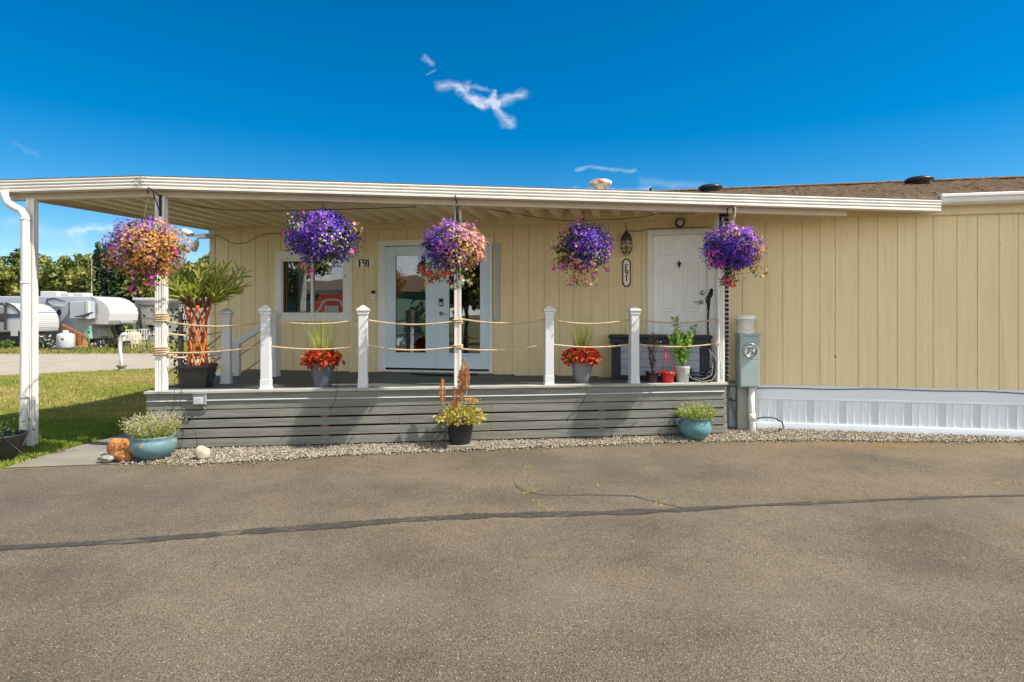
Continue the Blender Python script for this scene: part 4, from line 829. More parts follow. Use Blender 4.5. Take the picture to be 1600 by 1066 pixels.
# ------------------------------------------------------------------ potted plants
def strands(b, n, base, r0, h, spread, w, mi=0, droop=.3, seg=4, hmin=.5):
    """thin arching grass leaves"""
    for _ in range(n):
        a = random.uniform(0, 6.283); L = h * random.uniform(hmin, 1); s = spread * random.random() ** .7; r = r0 * random.random() ** .5
        d = Vector((math.cos(a), math.sin(a), 0)); p0 = Vector(base) + d * r; t = Vector((-d.y, d.x, 0)); V = []
        for k in range(seg + 1):
            u = k / seg; c = p0 + d * (s * L * u ** 1.6) + Vector((0, 0, L * (u - droop * s * u ** 2.4))); ww = w * (1 - u * .92); V += [c - t * ww / 2, c + t * ww / 2]
        b.add([tuple(v) for v in V], [(2 * k, 2 * k + 1, 2 * k + 3, 2 * k + 2) for k in range(seg)], mi if np.isscalar(mi) else random.choice(mi), True)
gr = leafm('ornamental_grass', (.42, .52, .08), .4, .25, 3); gr2 = leafm('ornamental_grass_pale', (.58, .60, .20), .4, .2, 3)
col = [leafm('coleus_red', (.60, .05, .018), .25, .3), leafm('coleus_dark', (.22, .02, .012), .25, .3), leafm('coleus_orange', (.70, .18, .04), .25, .25), leafm('coleus_green', (.14, .13, .03), .25, .3)]
def planter_red(px, label, seed, potm, rnd):
    random.seed(seed); v = DF.w(DF.x(px, .30), .30, DECK_Z + .001); t = thing('grass_planter', label, 'planter', v, DF.a + rnd, 'grey planters of grass and red leaves')
    b = MB()
    if seed == 3: # square tapering pot with rounded corners
        V = []; prof = [(.10, 0), (.105, .01), (.135, .29), (.138, .31), (.122, .31), (.118, .27)]
        th = np.linspace(0, 2 * np.pi, 32, endpoint=False); k = (np.abs(np.cos(th)) ** 5 + np.abs(np.sin(th)) ** 5) ** -.2
        for r, z in prof: V += [(r * kk * math.cos(a), r * kk * math.sin(a), z) for kk, a in zip(k, th)]
        b.add(V, [(i * 32 + j, i * 32 + (j + 1) % 32, (i + 1) * 32 + (j + 1) % 32, (i + 1) * 32 + j) for i in range(5) for j in range(32)], 0, True)
    else: b.lathe([(0, 0), (.095, 0), (.10, .01), (.125, .13), (.142, .28), (.146, .30), (.132, .30), (.128, .26)], 28)
    b.build('pot', potm, t)
    MB().lathe([(0, .262), (.125, .262)], 20).build('soil', soil, t)
    b = MB(); strands(b, 150, (0, 0, .30), .07, .78, .5, .010, (0, 0, 1), .35, 4, .3); b.build('grass_leaves', [gr, gr2], t)
    D, P = ball(620, .235, .115, .5, 1.05, -.75); P[:, 2] += .345; b = MB(); sc_ = RNG.uniform(.05, .08, len(D)); b.inst(*LEAF, P, dir_rot(D + .9 * RNG.normal(size=D.shape)), np.stack([sc_, sc_ * 1.35, sc_], 1), RNG.choice(4, len(D), p=[.5, .22, .18, .10])); b.build('red_leaves', col, t)
planter_red(503, 'square slate-grey planter of tall grass and red leaves below the window', 3, greyp, .3)
planter_red(909, 'round grey tub of tall grass and red leaves near the wall lantern', 4, M('grey_resin_tub', (.17, .18, .195), .5, .1, 8), 0)
# teal glazed pots on the gravel
lav = [leafm('lavender_leaf', (.42, .44, .17), .3, .25), leafm('lavender_green', (.27, .32, .085), .3, .25), leafm('lavender_spike', (.56, .44, .40), .3, .2)]
def sprigs(b, n, r0, h, spread, z0, lw=.006, tip=None, mi=(0, 1)):
    for _ in range(n):
        a = random.uniform(0, 6.283); e = spread * random.random() ** .6; d = np.array([math.cos(a) * e, math.sin(a) * e, 1.0]); d /= np.linalg.norm(d); L = h * random.uniform(.55, 1)
        p0 = np.array([math.cos(a), math.sin(a), 0]) * r0 * random.random() ** .5 * min(1, e + .3) + np.array([0, 0, z0]); k = 9; u = np.linspace(.15, .95, k); C = p0 + np.outer(u * L, d) + RNG.normal(size=(k, 3)) * .006; C[:, 2] -= .10 * L * u ** 2 * e
        dd = np.tile(d, (k, 1)) + .9 * RNG.normal(size=(k, 3)) * .8; S = np.stack([RNG.uniform(.022, .042, k), np.full(k, lw * 2.4), np.full(k, .02)], 1)
        ii = RNG.choice(mi, k)
        if tip is not None and random.random() < tip: ii[-3:] = 2
        b.inst(*LEAF, C, dir_rot(dd), S, ii)
random.seed(5); p = gp(240, 718); t = thing('lavender_pot', 'large teal glazed pot of pale lavender at the left corner of the deck', 'plant pot', (p.x, p.y, .012))
b = MB(); b.lathe([(0, 0), (.13, 0), (.15, .01), (.215, .09), (.24, .15), (.23, .205), (.205, .232), (.222, .25), (.218, .262), (.19, .255), (.18, .2)], 32); b.build('pot', teal, t)
b = MB(); b.lathe([(0, .225), (.19, .225)], 20); b.build('soil', soil, t)
b = MB(); sprigs(b, 600, .19, .35, .72, .20, .007, tip=.4); b.build('lavender', lav, t)
random.seed(6); p = gp(1086, 687); t = thing('succulent_pot', 'teal glazed urn with bright green bushy top at the right end of the deck', 'plant pot', (p.x, p.y, .012))
b = MB(); b.lathe([(0, 0), (.11, 0), (.13, .012), (.195, .09), (.208, .15), (.185, .215), (.165, .25), (.185, .272), (.19, .285), (.165, .28), (.155, .22)], 32); pt = b.build('pot', M('teal_glaze_pale', (.10, .23, .26), .35, .22, 5, col2=(.45, .27, .17), thr=.6, tw=.05), t)
for s in (1, -1): b = MB(); b.tube([(s * .165, 0, .245), (s * .215, 0, .25), (s * .235, 0, .215), (s * .215, 0, .18), (s * .195, 0, .17)], .014, 8); b.build('handle', MATS['teal_glaze_pale'], pt)
b = MB(); b.lathe([(0, .25), (.16, .25)], 20); b.build('soil', soil, t)
b = MB(); sprigs(b, 420, .16, .25, 1.0, .235, .008, .1); b.build('foliage', [leafm('bright_green', (.38, .44, .08), .3, .25), leafm('bright_green_dark', (.22, .30, .05), .3, .25), lav[2]], t)
# black pot with gold foliage and orange plumes on a paver
random.seed(8); p = gp(718, 701); tp = thing('paver', 'square concrete paver under the black pot of orange plumes', 'paver', (p.x, p.y + .05, .012), .1)
b = MB(); b.box(-.17, .17, -.15, .15, 0, .042); b.build('paver_block', concrete, tp, bevel=.006)
t = thing('plume_pot', 'black tapered pot of gold foliage with orange flower plumes against the slats', 'plant pot', (p.x, p.y + .06, .056))
b = MB(); b.lathe([(0, 0), (.125, 0), (.13, .008), (.165, .235), (.178, .24), (.18, .262), (.16, .262), (.155, .22)], 32); b.build('pot', M('charcoal_resin', (.03, .03, .033), .55, .2, 10), t)
b = MB(); b.lathe([(0, .235), (.16, .235)], 20); b.build('soil', soil, t)
gold = [leafm('gold_leaf', (.50, .40, .05), .3, .25), leafm('gold_green', (.32, .32, .05), .3, .25), leafm('gold_pale', (.55, .46, .18), .3, .2)]
D, P = ball(1100, .275, .15, .5, 1.03, -.35); P[:, 2] += .30; b = MB(); b.inst(*LEAF, P, dir_rot(D + .6 * RNG.normal(size=D.shape)), RNG.uniform(.03, .06, len(D)), RNG.choice(3, len(D))); b.build('foliage', gold, t)
plm = [leafm('plume_orange', (.62, .24, .08), .3, .25, 30), leafm('plume_dry', (.50, .30, .13), .3, .25, 30)]
b = MB(); st_ = MB()
for dx_, z0, z1, r in ((.04, .68, 1.02, .035), (.085, .66, .93, .03), (-.065, .42, .66, .032), (-.215, .48, .78, .03), (.005, .62, .88, .028), (.015, .50, .70, .022)):
    st_.tube([(dx_ * .4, 0, .25), (dx_ * .8, -.02, .45), (dx_, -.02, z0), (dx_ + .005, -.02, z1)], .004, 5)
    n = 420; u = RNG.random(n); rr = r * np.sin(np.pi * np.clip(u * .88 + .1, 0, 1)) ** .7; a = RNG.uniform(0, 6.283, n); q = rr * RNG.uniform(.5, 1, n)
    C = np.stack([dx_ + .005 * u + q * np.cos(a), -.02 + q * np.sin(a), z0 + u * (z1 - z0)], 1); dd = np.stack([np.cos(a), np.sin(a), np.full(n, 1.2)], 1); b.inst(*LEAF, C, dir_rot(dd), RNG.uniform(.014, .026, n), RNG.choice(2, n, p=[.7, .3]))
st_.build('stems', M('dry_stem', (.42, .36, .20), .8, .2), t); b.build('flower_plumes', plm, t)
b = MB(); n = 60; b.inst(*STAR, RNG.normal(size=(n, 3)) * [.05, .04, .015] + [.15, -.03, .53], rand_rot(n), RNG.uniform(.012, .02, n), 0); b.tube([(.03, 0, .3), (.12, -.02, .45), (.15, -.03, .53)], .003, 4); b.build('side_blossom', leafm('amber_blossom', (.60, .36, .06), .3, .2), t)
# braided oleander in a square black pot
random.seed(12); v = DF.w(DF.x(309, .42), .42, DECK_Z); t = thing('oleander', 'potted tree with braided orange trunk and spiky green crown in square black pot', 'potted tree', v, DF.a)
b = MB()
def sq(a, z): return [(-a, -a, z), (a, -a, z), (a, a, z), (-a, a, z)]
V = sq(.135, .0) + sq(.175, .24) + sq(.185, .245) + sq(.185, .285) + sq(.165, .285) + sq(.16, .23); b.add(V, [(4 * i + k, 4 * i + (k + 1) % 4, 4 * i + 4 + (k + 1) % 4, 4 * i + 4 + k) for i in range(5) for k in range(4)] + [(0, 3, 2, 1), (20, 21, 22, 23)]); b.build('pot', M('black_square_resin', (.022, .021, .02), .5, .25, 8), t, bevel=.006)
b = MB(); H_ = .78
for k in range(5):
    for sgn in (1, -1):
        a0 = k * 2 * math.pi / 5; P = []
        for i in range(26):
            u = i / 25; r = .12 - .03 * math.sin(u * math.pi) + (.03 * (u - .8) / .2 if u > .8 else 0); a = a0 + sgn * u * 2.6; P.append((r * math.cos(a), r * math.sin(a), .24 + u * H_))
        b.tube(P, .0145, 6)
b.build('braided_trunk', M('orange_bark', (.46, .11, .03), .7, .35, 12, bump=.4, bscale=60), t)
olv = [leafm('oleander_leaf', (.42, .50, .09), .45, .25), leafm('oleander_light', (.66, .64, .20), .45, .2), leafm('oleander_dark', (.20, .30, .05), .4, .25)]
b = MB(); LL = ([(0, 0, 0), (.3, .07, .02), (.65, .06, .02), (1, 0, -.08), (.65, -.06, .02), (.3, -.07, .02)], [(0, 1, 2, 3), (0, 3, 4, 5)]); brs = MB()
for k in range(50):
    a = random.uniform(0, 6.283); e = random.random(); d = np.array([math.cos(a) * (1.0 * e), math.sin(a) * (1.0 * e), 1.1 - .5 * e]); d /= np.linalg.norm(d); L = random.uniform(.25, .62)
    base = np.array([.09 * math.cos(a), .09 * math.sin(a), 1.0]); tip = base + d * L; brs.tube([base, base + d * L * .5 + [0, 0, .02], tip], [.009, .006, .003], 5)
    n = 22; u = RNG.uniform(.3, 1, n); C = base + np.outer(u * L, d); dd = d + [0, 0, .18] + .92 * norm(RNG.normal(size=(n, 3))); b.inst(*LL, C, dir_rot(dd), RNG.uniform(.11, .19, n), RNG.choice(3, n, p=[.5, .3, .2]))
brs.build('branches', M('brown_branch', (.25, .13, .06), .8, .2), t); b.build('crown', olv, t)
# shrubby vine on stakes behind the oleander
v = DF.w(DF.x(282, .78), .78, DECK_Z); t = thing('staked_vine', 'dark leafy vine climbing a wooden stake behind the braided tree', 'plant', v, DF.a); b = MB(); b.bar((0, 0, 0), (0, 0, .95), .045, .045); b.build('stake', M('grey_stake', (.22, .18, .12), .85, .25, 10, stretch=(6, 6, .6)), t, bevel=.003)
b = MB(); n = 300; z = RNG.uniform(.05, 1.0, n); C = np.stack([RNG.normal(size=n) * .16 - .02 + .12 * np.sin(z * 6), RNG.normal(size=n) * .06, z], 1); b.inst(*LEAF, C, rand_rot(n), RNG.uniform(.04, .075, n), RNG.choice([0, 1], n)); b.build('leaves', [leafm('vine_dark', (.035, .065, .018), .25), leafm('vine_mid', (.10, .15, .04), .25)], t)
b = MB()
for k in range(5): x = RNG.normal() * .1; b.tube([(x * .2, 0, 0), (x, -.02, .35), (x * .3, .03, .7), (x + .05, 0, .98)], .005, 5)
b.build('stems', wire, t)
# vine beside the left of the braided tree pot, hanging past the deck edge
# right hand group: dark plant, red hanging pot, zz plant
def small_pot(b, r0, r1, h): b.lathe([(0, 0), (r0, 0), (r0 + .004, .006), (r1 - .006, h * .86), (r1 + .004, h * .87), (r1 + .006, h), (r1 - .008, h), (r1 - .012, h * .85), (0, h * .84)], 24)
random.seed(21); v = DF.w(DF.x(1019, .14), .14, DECK_Z); t = thing('bronze_plant', 'sparse bronze-leaved plant in a small dark pot beside the storage box', 'potted plant', v, 0)
b = MB(); small_pot(b, .07, .09, .15); b.build('pot', M('maroon_resin', (.04, .018, .02), .5, .2), t); b = MB(); lfb = MB()
for k in range(7):
    a = random.uniform(0, 6.28); d = np.array([math.cos(a) * .16, math.sin(a) * .16, 1]); L = random.uniform(.35, .62); b.tube([(0, 0, .12), tuple(d * L * .5 + [0, 0, .12]), tuple(d * L + [0, 0, .12])], .0035, 5); n = 24; u = RNG.uniform(.25, 1, n); lfb.inst(*LEAF, np.outer(u * L, d) + [0, 0, .12], rand_rot(n), RNG.uniform(.025, .05, n), RNG.choice(2, n))
b.build('stems', wire, t); lfb.build('leaves', [leafm('bronze_leaf', (.05, .03, .035), .2), leafm('bronze_leaf_warm', (.16, .09, .05), .2)], t)
v = DF.w(DF.x(1043, .12), .12, DECK_Z); t = thing('red_hanging_pot', 'small red plastic hanging pot with its red hanger standing up', 'plant pot', v, 0)
b = MB(); small_pot(b, .072, .10, .14); b.build('pot', redp, t); b = MB()
for a in (0, 2.1, 4.2): b.tube([(.095 * math.cos(a), .095 * math.sin(a), .13), (-.02 + .01 * math.cos(a), .01 * math.sin(a), .44)], .004, 5)
b.tube([(-.02, 0, .44), (-.04, 0, .455), (-.03, 0, .49), (.0, 0, .48), (0, 0, .45), (-.02, 0, .44)], .006, 6); b.build('hanger', redp, t)
b = MB(); n = 90; C = RNG.normal(size=(n, 3)) * [.05, .05, .012] + [0, 0, .14]; b.inst(*LEAF, C, rand_rot(n), RNG.uniform(.02, .04, n), RNG.choice(3, n)); b.build('leaves', [lf_mid, col[2], lf_gold], t)
v = DF.w(DF.x(1066, .15), .15, DECK_Z); t = thing('zz_plant', 'upright glossy green leafy plant in a pale grey pot', 'potted plant', v, 0)
b = MB(); b.lathe([(0, 0), (.075, 0), (.08, .006), (.10, .2), (.102, .215), (.09, .215), (.088, .19), (0, .185)], 24); b.build('pot', paleg, t); st_ = MB(); b = MB()
for a, e, L in ((2.9, .16, .66), (0.3, .32, .56), (1.6, .15, .45), (4.2, .25, .5), (5.3, .35, .42), (3.4, .40, .4)):
    d = np.array([math.cos(a) * e, math.sin(a) * e * .6, 1]); st_.tube([(0, 0, .18), tuple(d * L * .5 + [0, 0, .18]), tuple(d * L + [0, 0, .18])], [.010, .007, .003], 6)
    for i in range(13):
        u = .18 + .82 * i / 12
        for s in (-1, 1):
            dd = np.array([[s * .85, RNG.normal() * .35, .65 + u * .3]]); b.inst(*LEAF, [d * L * u + [0, 0, .18]], dir_rot(dd), [random.uniform(.065, .10)], random.choice([0, 0, 1]))
st_.build('stems', leafm('zz_stem', (.16, .26, .06)), t); b.build('leaves', [leafm('zz_leaf', (.17, .34, .045), .3), leafm('zz_light', (.36, .52, .10), .35)], t)
# far left black tub with trailing wire
random.seed(31); p = gp(6, 721); t = thing('black_tub', 'wide black tub with a thin straggling plant at the left edge on the grass', 'plant pot', (p.x - .06, p.y, 0))
b = MB(); b.lathe([(0, 0), (.14, 0), (.15, .01), (.23, .22), (.255, .28), (.265, .30), (.24, .30), (.22, .26), (0, .25)], 28); b.build('pot', M('black_tub_resin', (.018, .017, .016), .55, .2), t)
b = MB(); n = 110; C = RNG.normal(size=(n, 3)) * [.11, .1, .06] + [.05, 0, .36]; b.inst(*LEAF, C, rand_rot(n), RNG.uniform(.03, .05, n), RNG.choice(2, n)); C = np.stack([np.linspace(.0, .30, 40), RNG.normal(size=40) * .02 - .05, .33 + .25 * np.linspace(0, 1, 40) ** 1.5 + RNG.normal(size=40) * .02], 1); b.inst(*LEAF, C, rand_rot(40), RNG.uniform(.02, .035, 40), 0); b.build('leaves', [lf_dark, lf_mid], t)
b = MB(); b.tube([(.0, 0, .28), (.15, -.05, .40), (.27, -.05, .50), (.31, -.05, .60)], .004, 5); b.build('stems', wire, t)
b = MB(); q = [(.1, -.1, .30), (.2, -.18, .30), (.32, -.2, .22), (.42, -.18, .12), (.5, -.1, .06)]; b.tube(q, .005, 6); b.build('wire_handle', black, t)
# rocks
def rock(px, py, s, label, m, seed, z=0, rz=0, grp='rocks by the lavender pot'):
    rng = np.random.default_rng(seed); me = bpy.data.meshes.new('rock'); import bmesh
    bm = bmesh.new(); bmesh.ops.create_icosphere(bm, subdivisions=3, radius=1)
    pl = [(norm(rng.normal(size=3)), rng.uniform(.55, .85)) for _ in range(9)]
    for v in bm.verts:
        c = np.array(v.co)
        for nn, d in pl:
            k = c @ nn
            if k > d: c = c - nn * (k - d) * .9
        v.co = c + rng.normal(size=3) * .012
    for v in bm.verts: v.co = (v.co.x * s[0], v.co.y * s[1], max(v.co.z, -.6) * s[2] + .6 * s[2])
    bm.to_mesh(me); bm.free(); me.materials.append(m); o = bpy.data.objects.new('rock', me); COL.objects.link(o); p = gp(px, py); o.location = (p.x, p.y, z + .012); o.rotation_euler = (0, 0, rz); tag(o, label, 'rock', grp)
rock(188, 712, (.135, .11, .135), 'rusty orange block of stone, the upper and farther of the two', rust, 3, 0, .3)
rock(190, 721.5, (.12, .10, .085), 'rusty orange flat stone in front, touching the teal pot', rust, 8, 0, .1)
rock(168, 724, (.11, .08, .05), 'low grey mottled stone at the edge of the footpath', greystone, 5)
rock(317, 720, (.092, .075, .105), 'tan wedge-shaped stone leaning by the deck slats', stone, 14, 0, .5)

# ------------------------------------------------------------------ storage box, hose, screen
x0_, x1_ = HF.x(953, -.46), HF.x(1111, -.46)
t = thing('storage_box', 'dark-lidded outdoor storage box with blue-grey slatted front beside the white door', 'storage box', HF.w(x0_, -.045, DECK_Z), HF.a); W_ = x1_ - x0_
b = MB(); b.box(.06, W_ - .06, -.40, -.02, .03, .50)
for k in range(4): b.box(.15, W_ - .15, -.412, -.40, .06 + k * .112, .06 + k * .112 + .106)
b.build('body', greyblue, t, bevel=.004)
b = MB()
for x in (.02, W_ - .15): b.box(x, x + .13, -.42, -.37, 0, .50); 
b.box(.15, W_ - .15, -.416, -.37, .0, .055); b.build('corner_frame', darkn, t, bevel=.008)
b = MB(); b.box(.0, W_, -.44, .0, .50, .58); b.box(-.02, W_ + .02, -.455, .01, .58, .625); ld = b.build('lid', darkn, t, bevel=.010)
b = MB()
for s in (-.016, .016): b.box(W_ * .5 + .0 + s - .009, W_ * .5 + s + .009, -.452, -.439, .525, .545)
b.build('latch', chrome, ld)
# hose: wand clipped at the post, hose down to a coil on the deck
def dpnt(px, py, yo): return yz(px, py, yo)
t = thing('garden_hose', 'black garden hose hung from its nozzle wand and coiled at the right deck post', 'hose', (0, 0, 0))
b = MB(); b.tube([dpnt(1112, 452, .24), dpnt(1110, 461, .22), dpnt(1107.5, 466, .22), dpnt(1107, 476, .22), dpnt(1107, 486, .22)], [.022, .034, .026, .022, .014], 10); b.tube([dpnt(1106, 462, .2), dpnt(1103, 466, .18), dpnt(1104, 474, .18)], .009, 6); b.build('nozzle', rubber, t)
b = MB(); pts = [dpnt(1107, 486, .22), dpnt(1106, 510, .22), dpnt(1108, 535, .2), dpnt(1113, 555, .16), dpnt(1117, 575, .1), dpnt(1112, 590, .04)]
for k in range(54):
    a = k * .42; c = DF.loc(dpnt(1096, 596, .24)); r = .17 + .02 * math.sin(k * .9); q = DF.w(c.x + r * .95 * math.cos(a), .22 + r * .6 * math.sin(a) , DECK_Z + .018 + .0026 * k + .05 * max(0, math.sin(a + .5)) * (k / 54)); pts.append(q)
b.tube(pts, .0125, 8); b.build('hose', rubber, t)
t = thing('extension_cable', 'looped grey and black cables lying over the deck edge below the right post', 'cable', (0, 0, 0)); b = MB()
b.tube([dpnt(1110, 548, .12), dpnt(1118, 562, .08), dpnt(1121, 580, .03), dpnt(1113, 594, .0), dpnt(1098, 597, -.02), dpnt(1082, 592, .03), dpnt(1071, 582, .1)], .009, 6); b.tube([dpnt(1108, 545, .13), dpnt(1114, 566, .08), dpnt(1112, 586, .02), dpnt(1098, 593.5, .0), dpnt(1085, 590, .03)], .008, 6); b.build('cable', greyc, t)
b = MB(); b.tube([dpnt(1120, 430, .05), dpnt(1125, 560, .04), dpnt(1130, 580, .02), dpnt(1127, 592, -.02)], .007, 6); b.build('power_cable', pvc, t)
# slatted screen closing the right end of the deck
t = thing('slatted_screen', 'narrow dark slatted screen closing the right end of the porch', 'screen', (0, 0, 0)); a_, c_ = DF.w(DF.x(1130, .24), .24), DF.w(DF.x(1136, .24), .30)
ps = DF.w(DF.x(1133.5, .20), .20); b = MB(); hz0 = DECK_Z + .02
for k in range(37): b.bar((ps.x - .046, ps.y, hz0 + .030 + k * .062), (ps.x + .046, ps.y + .012, hz0 + .030 + k * .062), .02, .046)
b.bar((ps.x - .034, ps.y + .022, hz0), (ps.x - .034, ps.y + .022, 3.0), .03, .03, up=(0, 1, 0)); b.build('dark_slats', M('black_stain', (.016, .014, .013), .6, .3, 8), t)
ps2 = DF.w(DF.x(1134, .36), .36); b = MB(); b.bar((ps2.x + .03, ps2.y, hz0), (ps2.x + .03, ps2.y, 2.98), .03, .03, up=(0, 1, 0)); b.build('rear_batten', vinyl, t)

# ------------------------------------------------------------------ meter pedestal
pm = at(1168, 677, 8.42); t = thing('meter_pedestal', 'grey-green electric meter box on a wooden post at the right end of the deck', 'electric meter', (pm.x, pm.y, 0), -.05)
k = pm.y / F; def_x = lambda px: (px - 1168) * k; def_z = lambda py: EYE + (HOR - py) * k
b = MB(); b.box(def_x(1154), def_x(1174), .03, .13, 0, def_z(580)); b.box(def_x(1174) + .003, def_x(1184), .05, .15, 0, def_z(590)); b.build('post', woodg, t, bevel=.004)
b = MB(); b.box(def_x(1153), def_x(1182.5), -.10, .11, def_z(604), def_z(524)); bx_ = b.build('meter_box', meterm, t, bevel=.005)
b = MB(); b.box(def_x(1154.5), def_x(1181), -.108, -.1003, def_z(602), def_z(562)); b.box(def_x(1154.5), def_x(1181), -.106, -.1002, def_z(561), def_z(526)); b.box(def_x(1152), def_x(1184), -.115, .115, def_z(524) - .004, def_z(521.5)); b.build('box_cover', meterm, bx_, bevel=.004)
cx, cz = def_x(1167.5), def_z(546.5); b = MB(); b.lathe([(.100, .0), (.100, -.02), (.092, -.028), (.084, -.028), (.084, -.018)], 32); V = b.V[0]; b.V[0] = np.stack([V[:, 0] + cx, V[:, 2] - .106, V[:, 1] + cz], -1); mt = b.build('meter_ring', chrome, bx_)
b = MB(); b.lathe([(.083, -.018), (.080, -.06), (.06, -.072), (0, -.076)], 32); V = b.V[0]; b.V[0] = np.stack([V[:, 0] + cx, V[:, 2] - .106, V[:, 1] + cz], -1); b.build('meter_glass', glassm('meter_glass', (.9, .92, .92), .05), mt)
b = MB(); th = np.linspace(0, 2 * np.pi, 28, endpoint=False); b.add([(cx + .078 * math.cos(a), -.128, cz + .078 * math.sin(a)) for a in th], [tuple(range(28))]); fc = b.build('meter_face', M('meter_white', (.70, .71, .70), .5, .04), mt)
b = MB(); b.box(cx - .042, cx + .042, -.132, -.1285, cz + .012, cz + .036); b.box(cx - .05, cx - .02, -.131, -.1285, cz - .045, cz - .032); b.box(cx + .012, cx + .05, -.131, -.1285, cz - .045, cz - .032); b.box(cx - .03, cx - .02, -.131, -.1285, cz - .03, cz - .01); b.box(cx + .02, cx + .03, -.131, -.1285, cz - .03, cz - .01); b.box(cx - .03, cx + .03, -.131, -.1285, cz - .012, cz - .004); b.build('meter_display', black, mt)
b = MB(); b.tube([(def_x(1173), -.02, def_z(604)), (def_x(1174), -.02, def_z(650)), (def_x(1175), -.02, def_z(665)), (def_x(1174.5), -.02, -.02)], .040, 14); cd = b.build('conduit', pvc, t); b = MB(); b.lathe([(.041, 0), (.049, 0), (.049, .10), (.041, .10)], 14, (def_x(1174), -.02, def_z(657))); b.build('coupling', pvc, cd)
zb = def_z(521.5); tb = thing('bucket', 'white plastic bucket standing on top of the meter box', 'bucket', (pm.x + def_x(1164.5), pm.y + .0, zb + .002)); b = MB(); b.lathe([(0, 0), (.108, 0), (.113, .006), (.122, .20), (.130, .20), (.131, .212), (.124, .214), (.126, .235), (.131, .237), (.131, .25), (.120, .25), (.116, .2), (.105, .01)], 32); bo = b.build('bucket_body', M('white_plastic', (.92, .92, .90), .35, .03, 6), tb)
b = MB(); b.tube([(-.131, 0, .205), (-.135, -.06, .14), (-.07, -.125, .07), (.0, -.14, .05), (.07, -.125, .07), (.135, -.06, .14), (.131, 0, .205)], .0035, 5); b.build('bucket_handle', chrome, bo)
t = thing('loose_cable', 'black cable looping out of the gravel beside the meter post', 'cable', (0, 0, 0)); c = [(1183, 654), (1195, 652), (1210, 653), (1222, 660), (1225, 668), (1218, 673), (1204, 675), (1190, 677)]
b = MB(); b.tube([at(x, y, 8.25 if i < 4 else 8.25) if i < 4 else gp(x, y + 1, .02) for i, (x, y) in enumerate(c)], .009, 6); b.build('cable', rubber, t)
t = thing('skirting_cable', 'thin black cable clipped along the top of the white skirting', 'cable', (HF.o.x, HF.o.y, 0), HF.a); b = MB(); xs_ = np.linspace(hx(1182), HL - .1, 60); b.tube([(x, -.045, .592 + .006 * math.sin(x * 5) + (.012 * math.sin(x * 1.3))) for x in xs_], .0065, 6); b.build('cable', rubber, t)
b = MB(); q = lambda px, py: (hx(px, -.06), -.06, hz(px, py, -.06))
for o_ in (0, 3): b.tube([q(1148, 596 + o_), q(1137 + o_, 600), q(1137 + o_, 612), q(1141 + o_, 630), q(1146 + o_, 648), q(1152, 660 - o_)], .004, 5)
b.tube([q(1136, 598), q(1144, 594), q(1153, 600)], .006, 5); b.tube([q(1140, 604), q(1150, 604), q(1154, 604)], .008, 5); b.tube([q(1139, 624), q(1152, 628), q(1160, 629)], .009, 5); b.build('loose_wires', greyc, t)

# ------------------------------------------------------------------ things on the wall
def wall_thing(name, label, cat, px, py, group=None, yo=0): x = hx(px); z = hz(px, py); return thing(name, label, cat, HF.w(x, 0, z), HF.a, group)
def arc(cx, cz, rx, rz, a0, a1, n=16): return [(cx + rx * math.cos(a), cz + rz * math.sin(a)) for a in np.linspace(a0, a1, n)]
def letters(b, ch, cx, cz, h, y):
    """serif-like capital and numerals built from strokes; cx is the centre"""
    s = h * .19; w = h * .52
    if ch == 'F':
        b.ribbon([(cx - w * .28, cz - h / 2), (cx - w * .28, cz + h / 2)], s, y); b.ribbon([(cx - w * .5, cz + h * .45), (cx + w * .55, cz + h * .45)], h * .10, y - .0004); b.ribbon([(cx + w * .52, cz + h * .5), (cx + w * .56, cz + h * .28)], h * .06, y - .0008)
        b.ribbon([(cx - w * .3, cz + h * .03), (cx + w * .3, cz + h * .03)], h * .09, y - .0004); b.ribbon([(cx - w * .55, cz - h * .47), (cx - w * .0, cz - h * .47)], h * .06, y - .0004)
    elif ch == '9':
        P = arc(cx, cz + h * .2, h * .2, h * .25, -math.pi, math.pi, 26); b.ribbon(P, [s * (.55 + .45 * abs(math.cos(a))) for a in np.linspace(-math.pi, math.pi, 26)], y)
        b.ribbon([(cx + h * .2, cz + h * .2), (cx + h * .19, cz - h * .05), (cx + h * .10, cz - h * .3), (cx - h * .06, cz - h * .46), (cx - h * .17, cz - h * .5)], [s, s * .95, s * .85, s * .6, s * .4], y - .0004)
    else:
        b.ribbon([(cx, cz - h / 2), (cx, cz + h * .5)], s, y); b.ribbon([(cx - h * .17, cz + h * .36), (cx + s * .3, cz + h * .48)], h * .08, y - .0004); b.ribbon([(cx - h * .17, cz - h * .47), (cx + h * .17, cz - h * .47)], h * .06, y - .0004)
t = wall_thing('house_number_plaque', 'oval cream plaque with black lettering F91 beside the window', 'sign', 569.5, 411.5)
k = HF.hit(569)[1] / F / math.cos(HF.a); a_, c_ = 16.5 * k, 7.6 * k
th = np.linspace(0, 2 * np.pi, 48, endpoint=False); o_ = [(a_ * np.sign(math.cos(x)) * abs(math.cos(x)) ** .75, c_ * np.sign(math.sin(x)) * abs(math.sin(x)) ** .62) for x in th]
b = MB(); b.prism([(x, z) for x, z in o_], -.014, -.001, 'y'); b.build('plate', plaquew, t, bevel=.003)
b = MB(); hh = 12.2 * k; letters(b, 'F', -hh * .47, 0, hh, -.018); letters(b, '9', hh * .08, 0, hh, -.018); letters(b, '1', hh * .56, 0, hh, -.018); b.build('lettering', black, t)
t = wall_thing('house_number_plaque', 'tall narrow black-edged plaque reading F 9 1 downwards under the lantern', 'sign', 979, 426.5)
k = HF.hit(979)[1] / F / math.cos(HF.a)
def octo(w, h, c): return [(-w, -h + c), (-w * .45, -h), (w * .45, -h), (w, -h + c), (w, h - c), (w * .45, h), (-w * .45, h), (-w, h - c)]
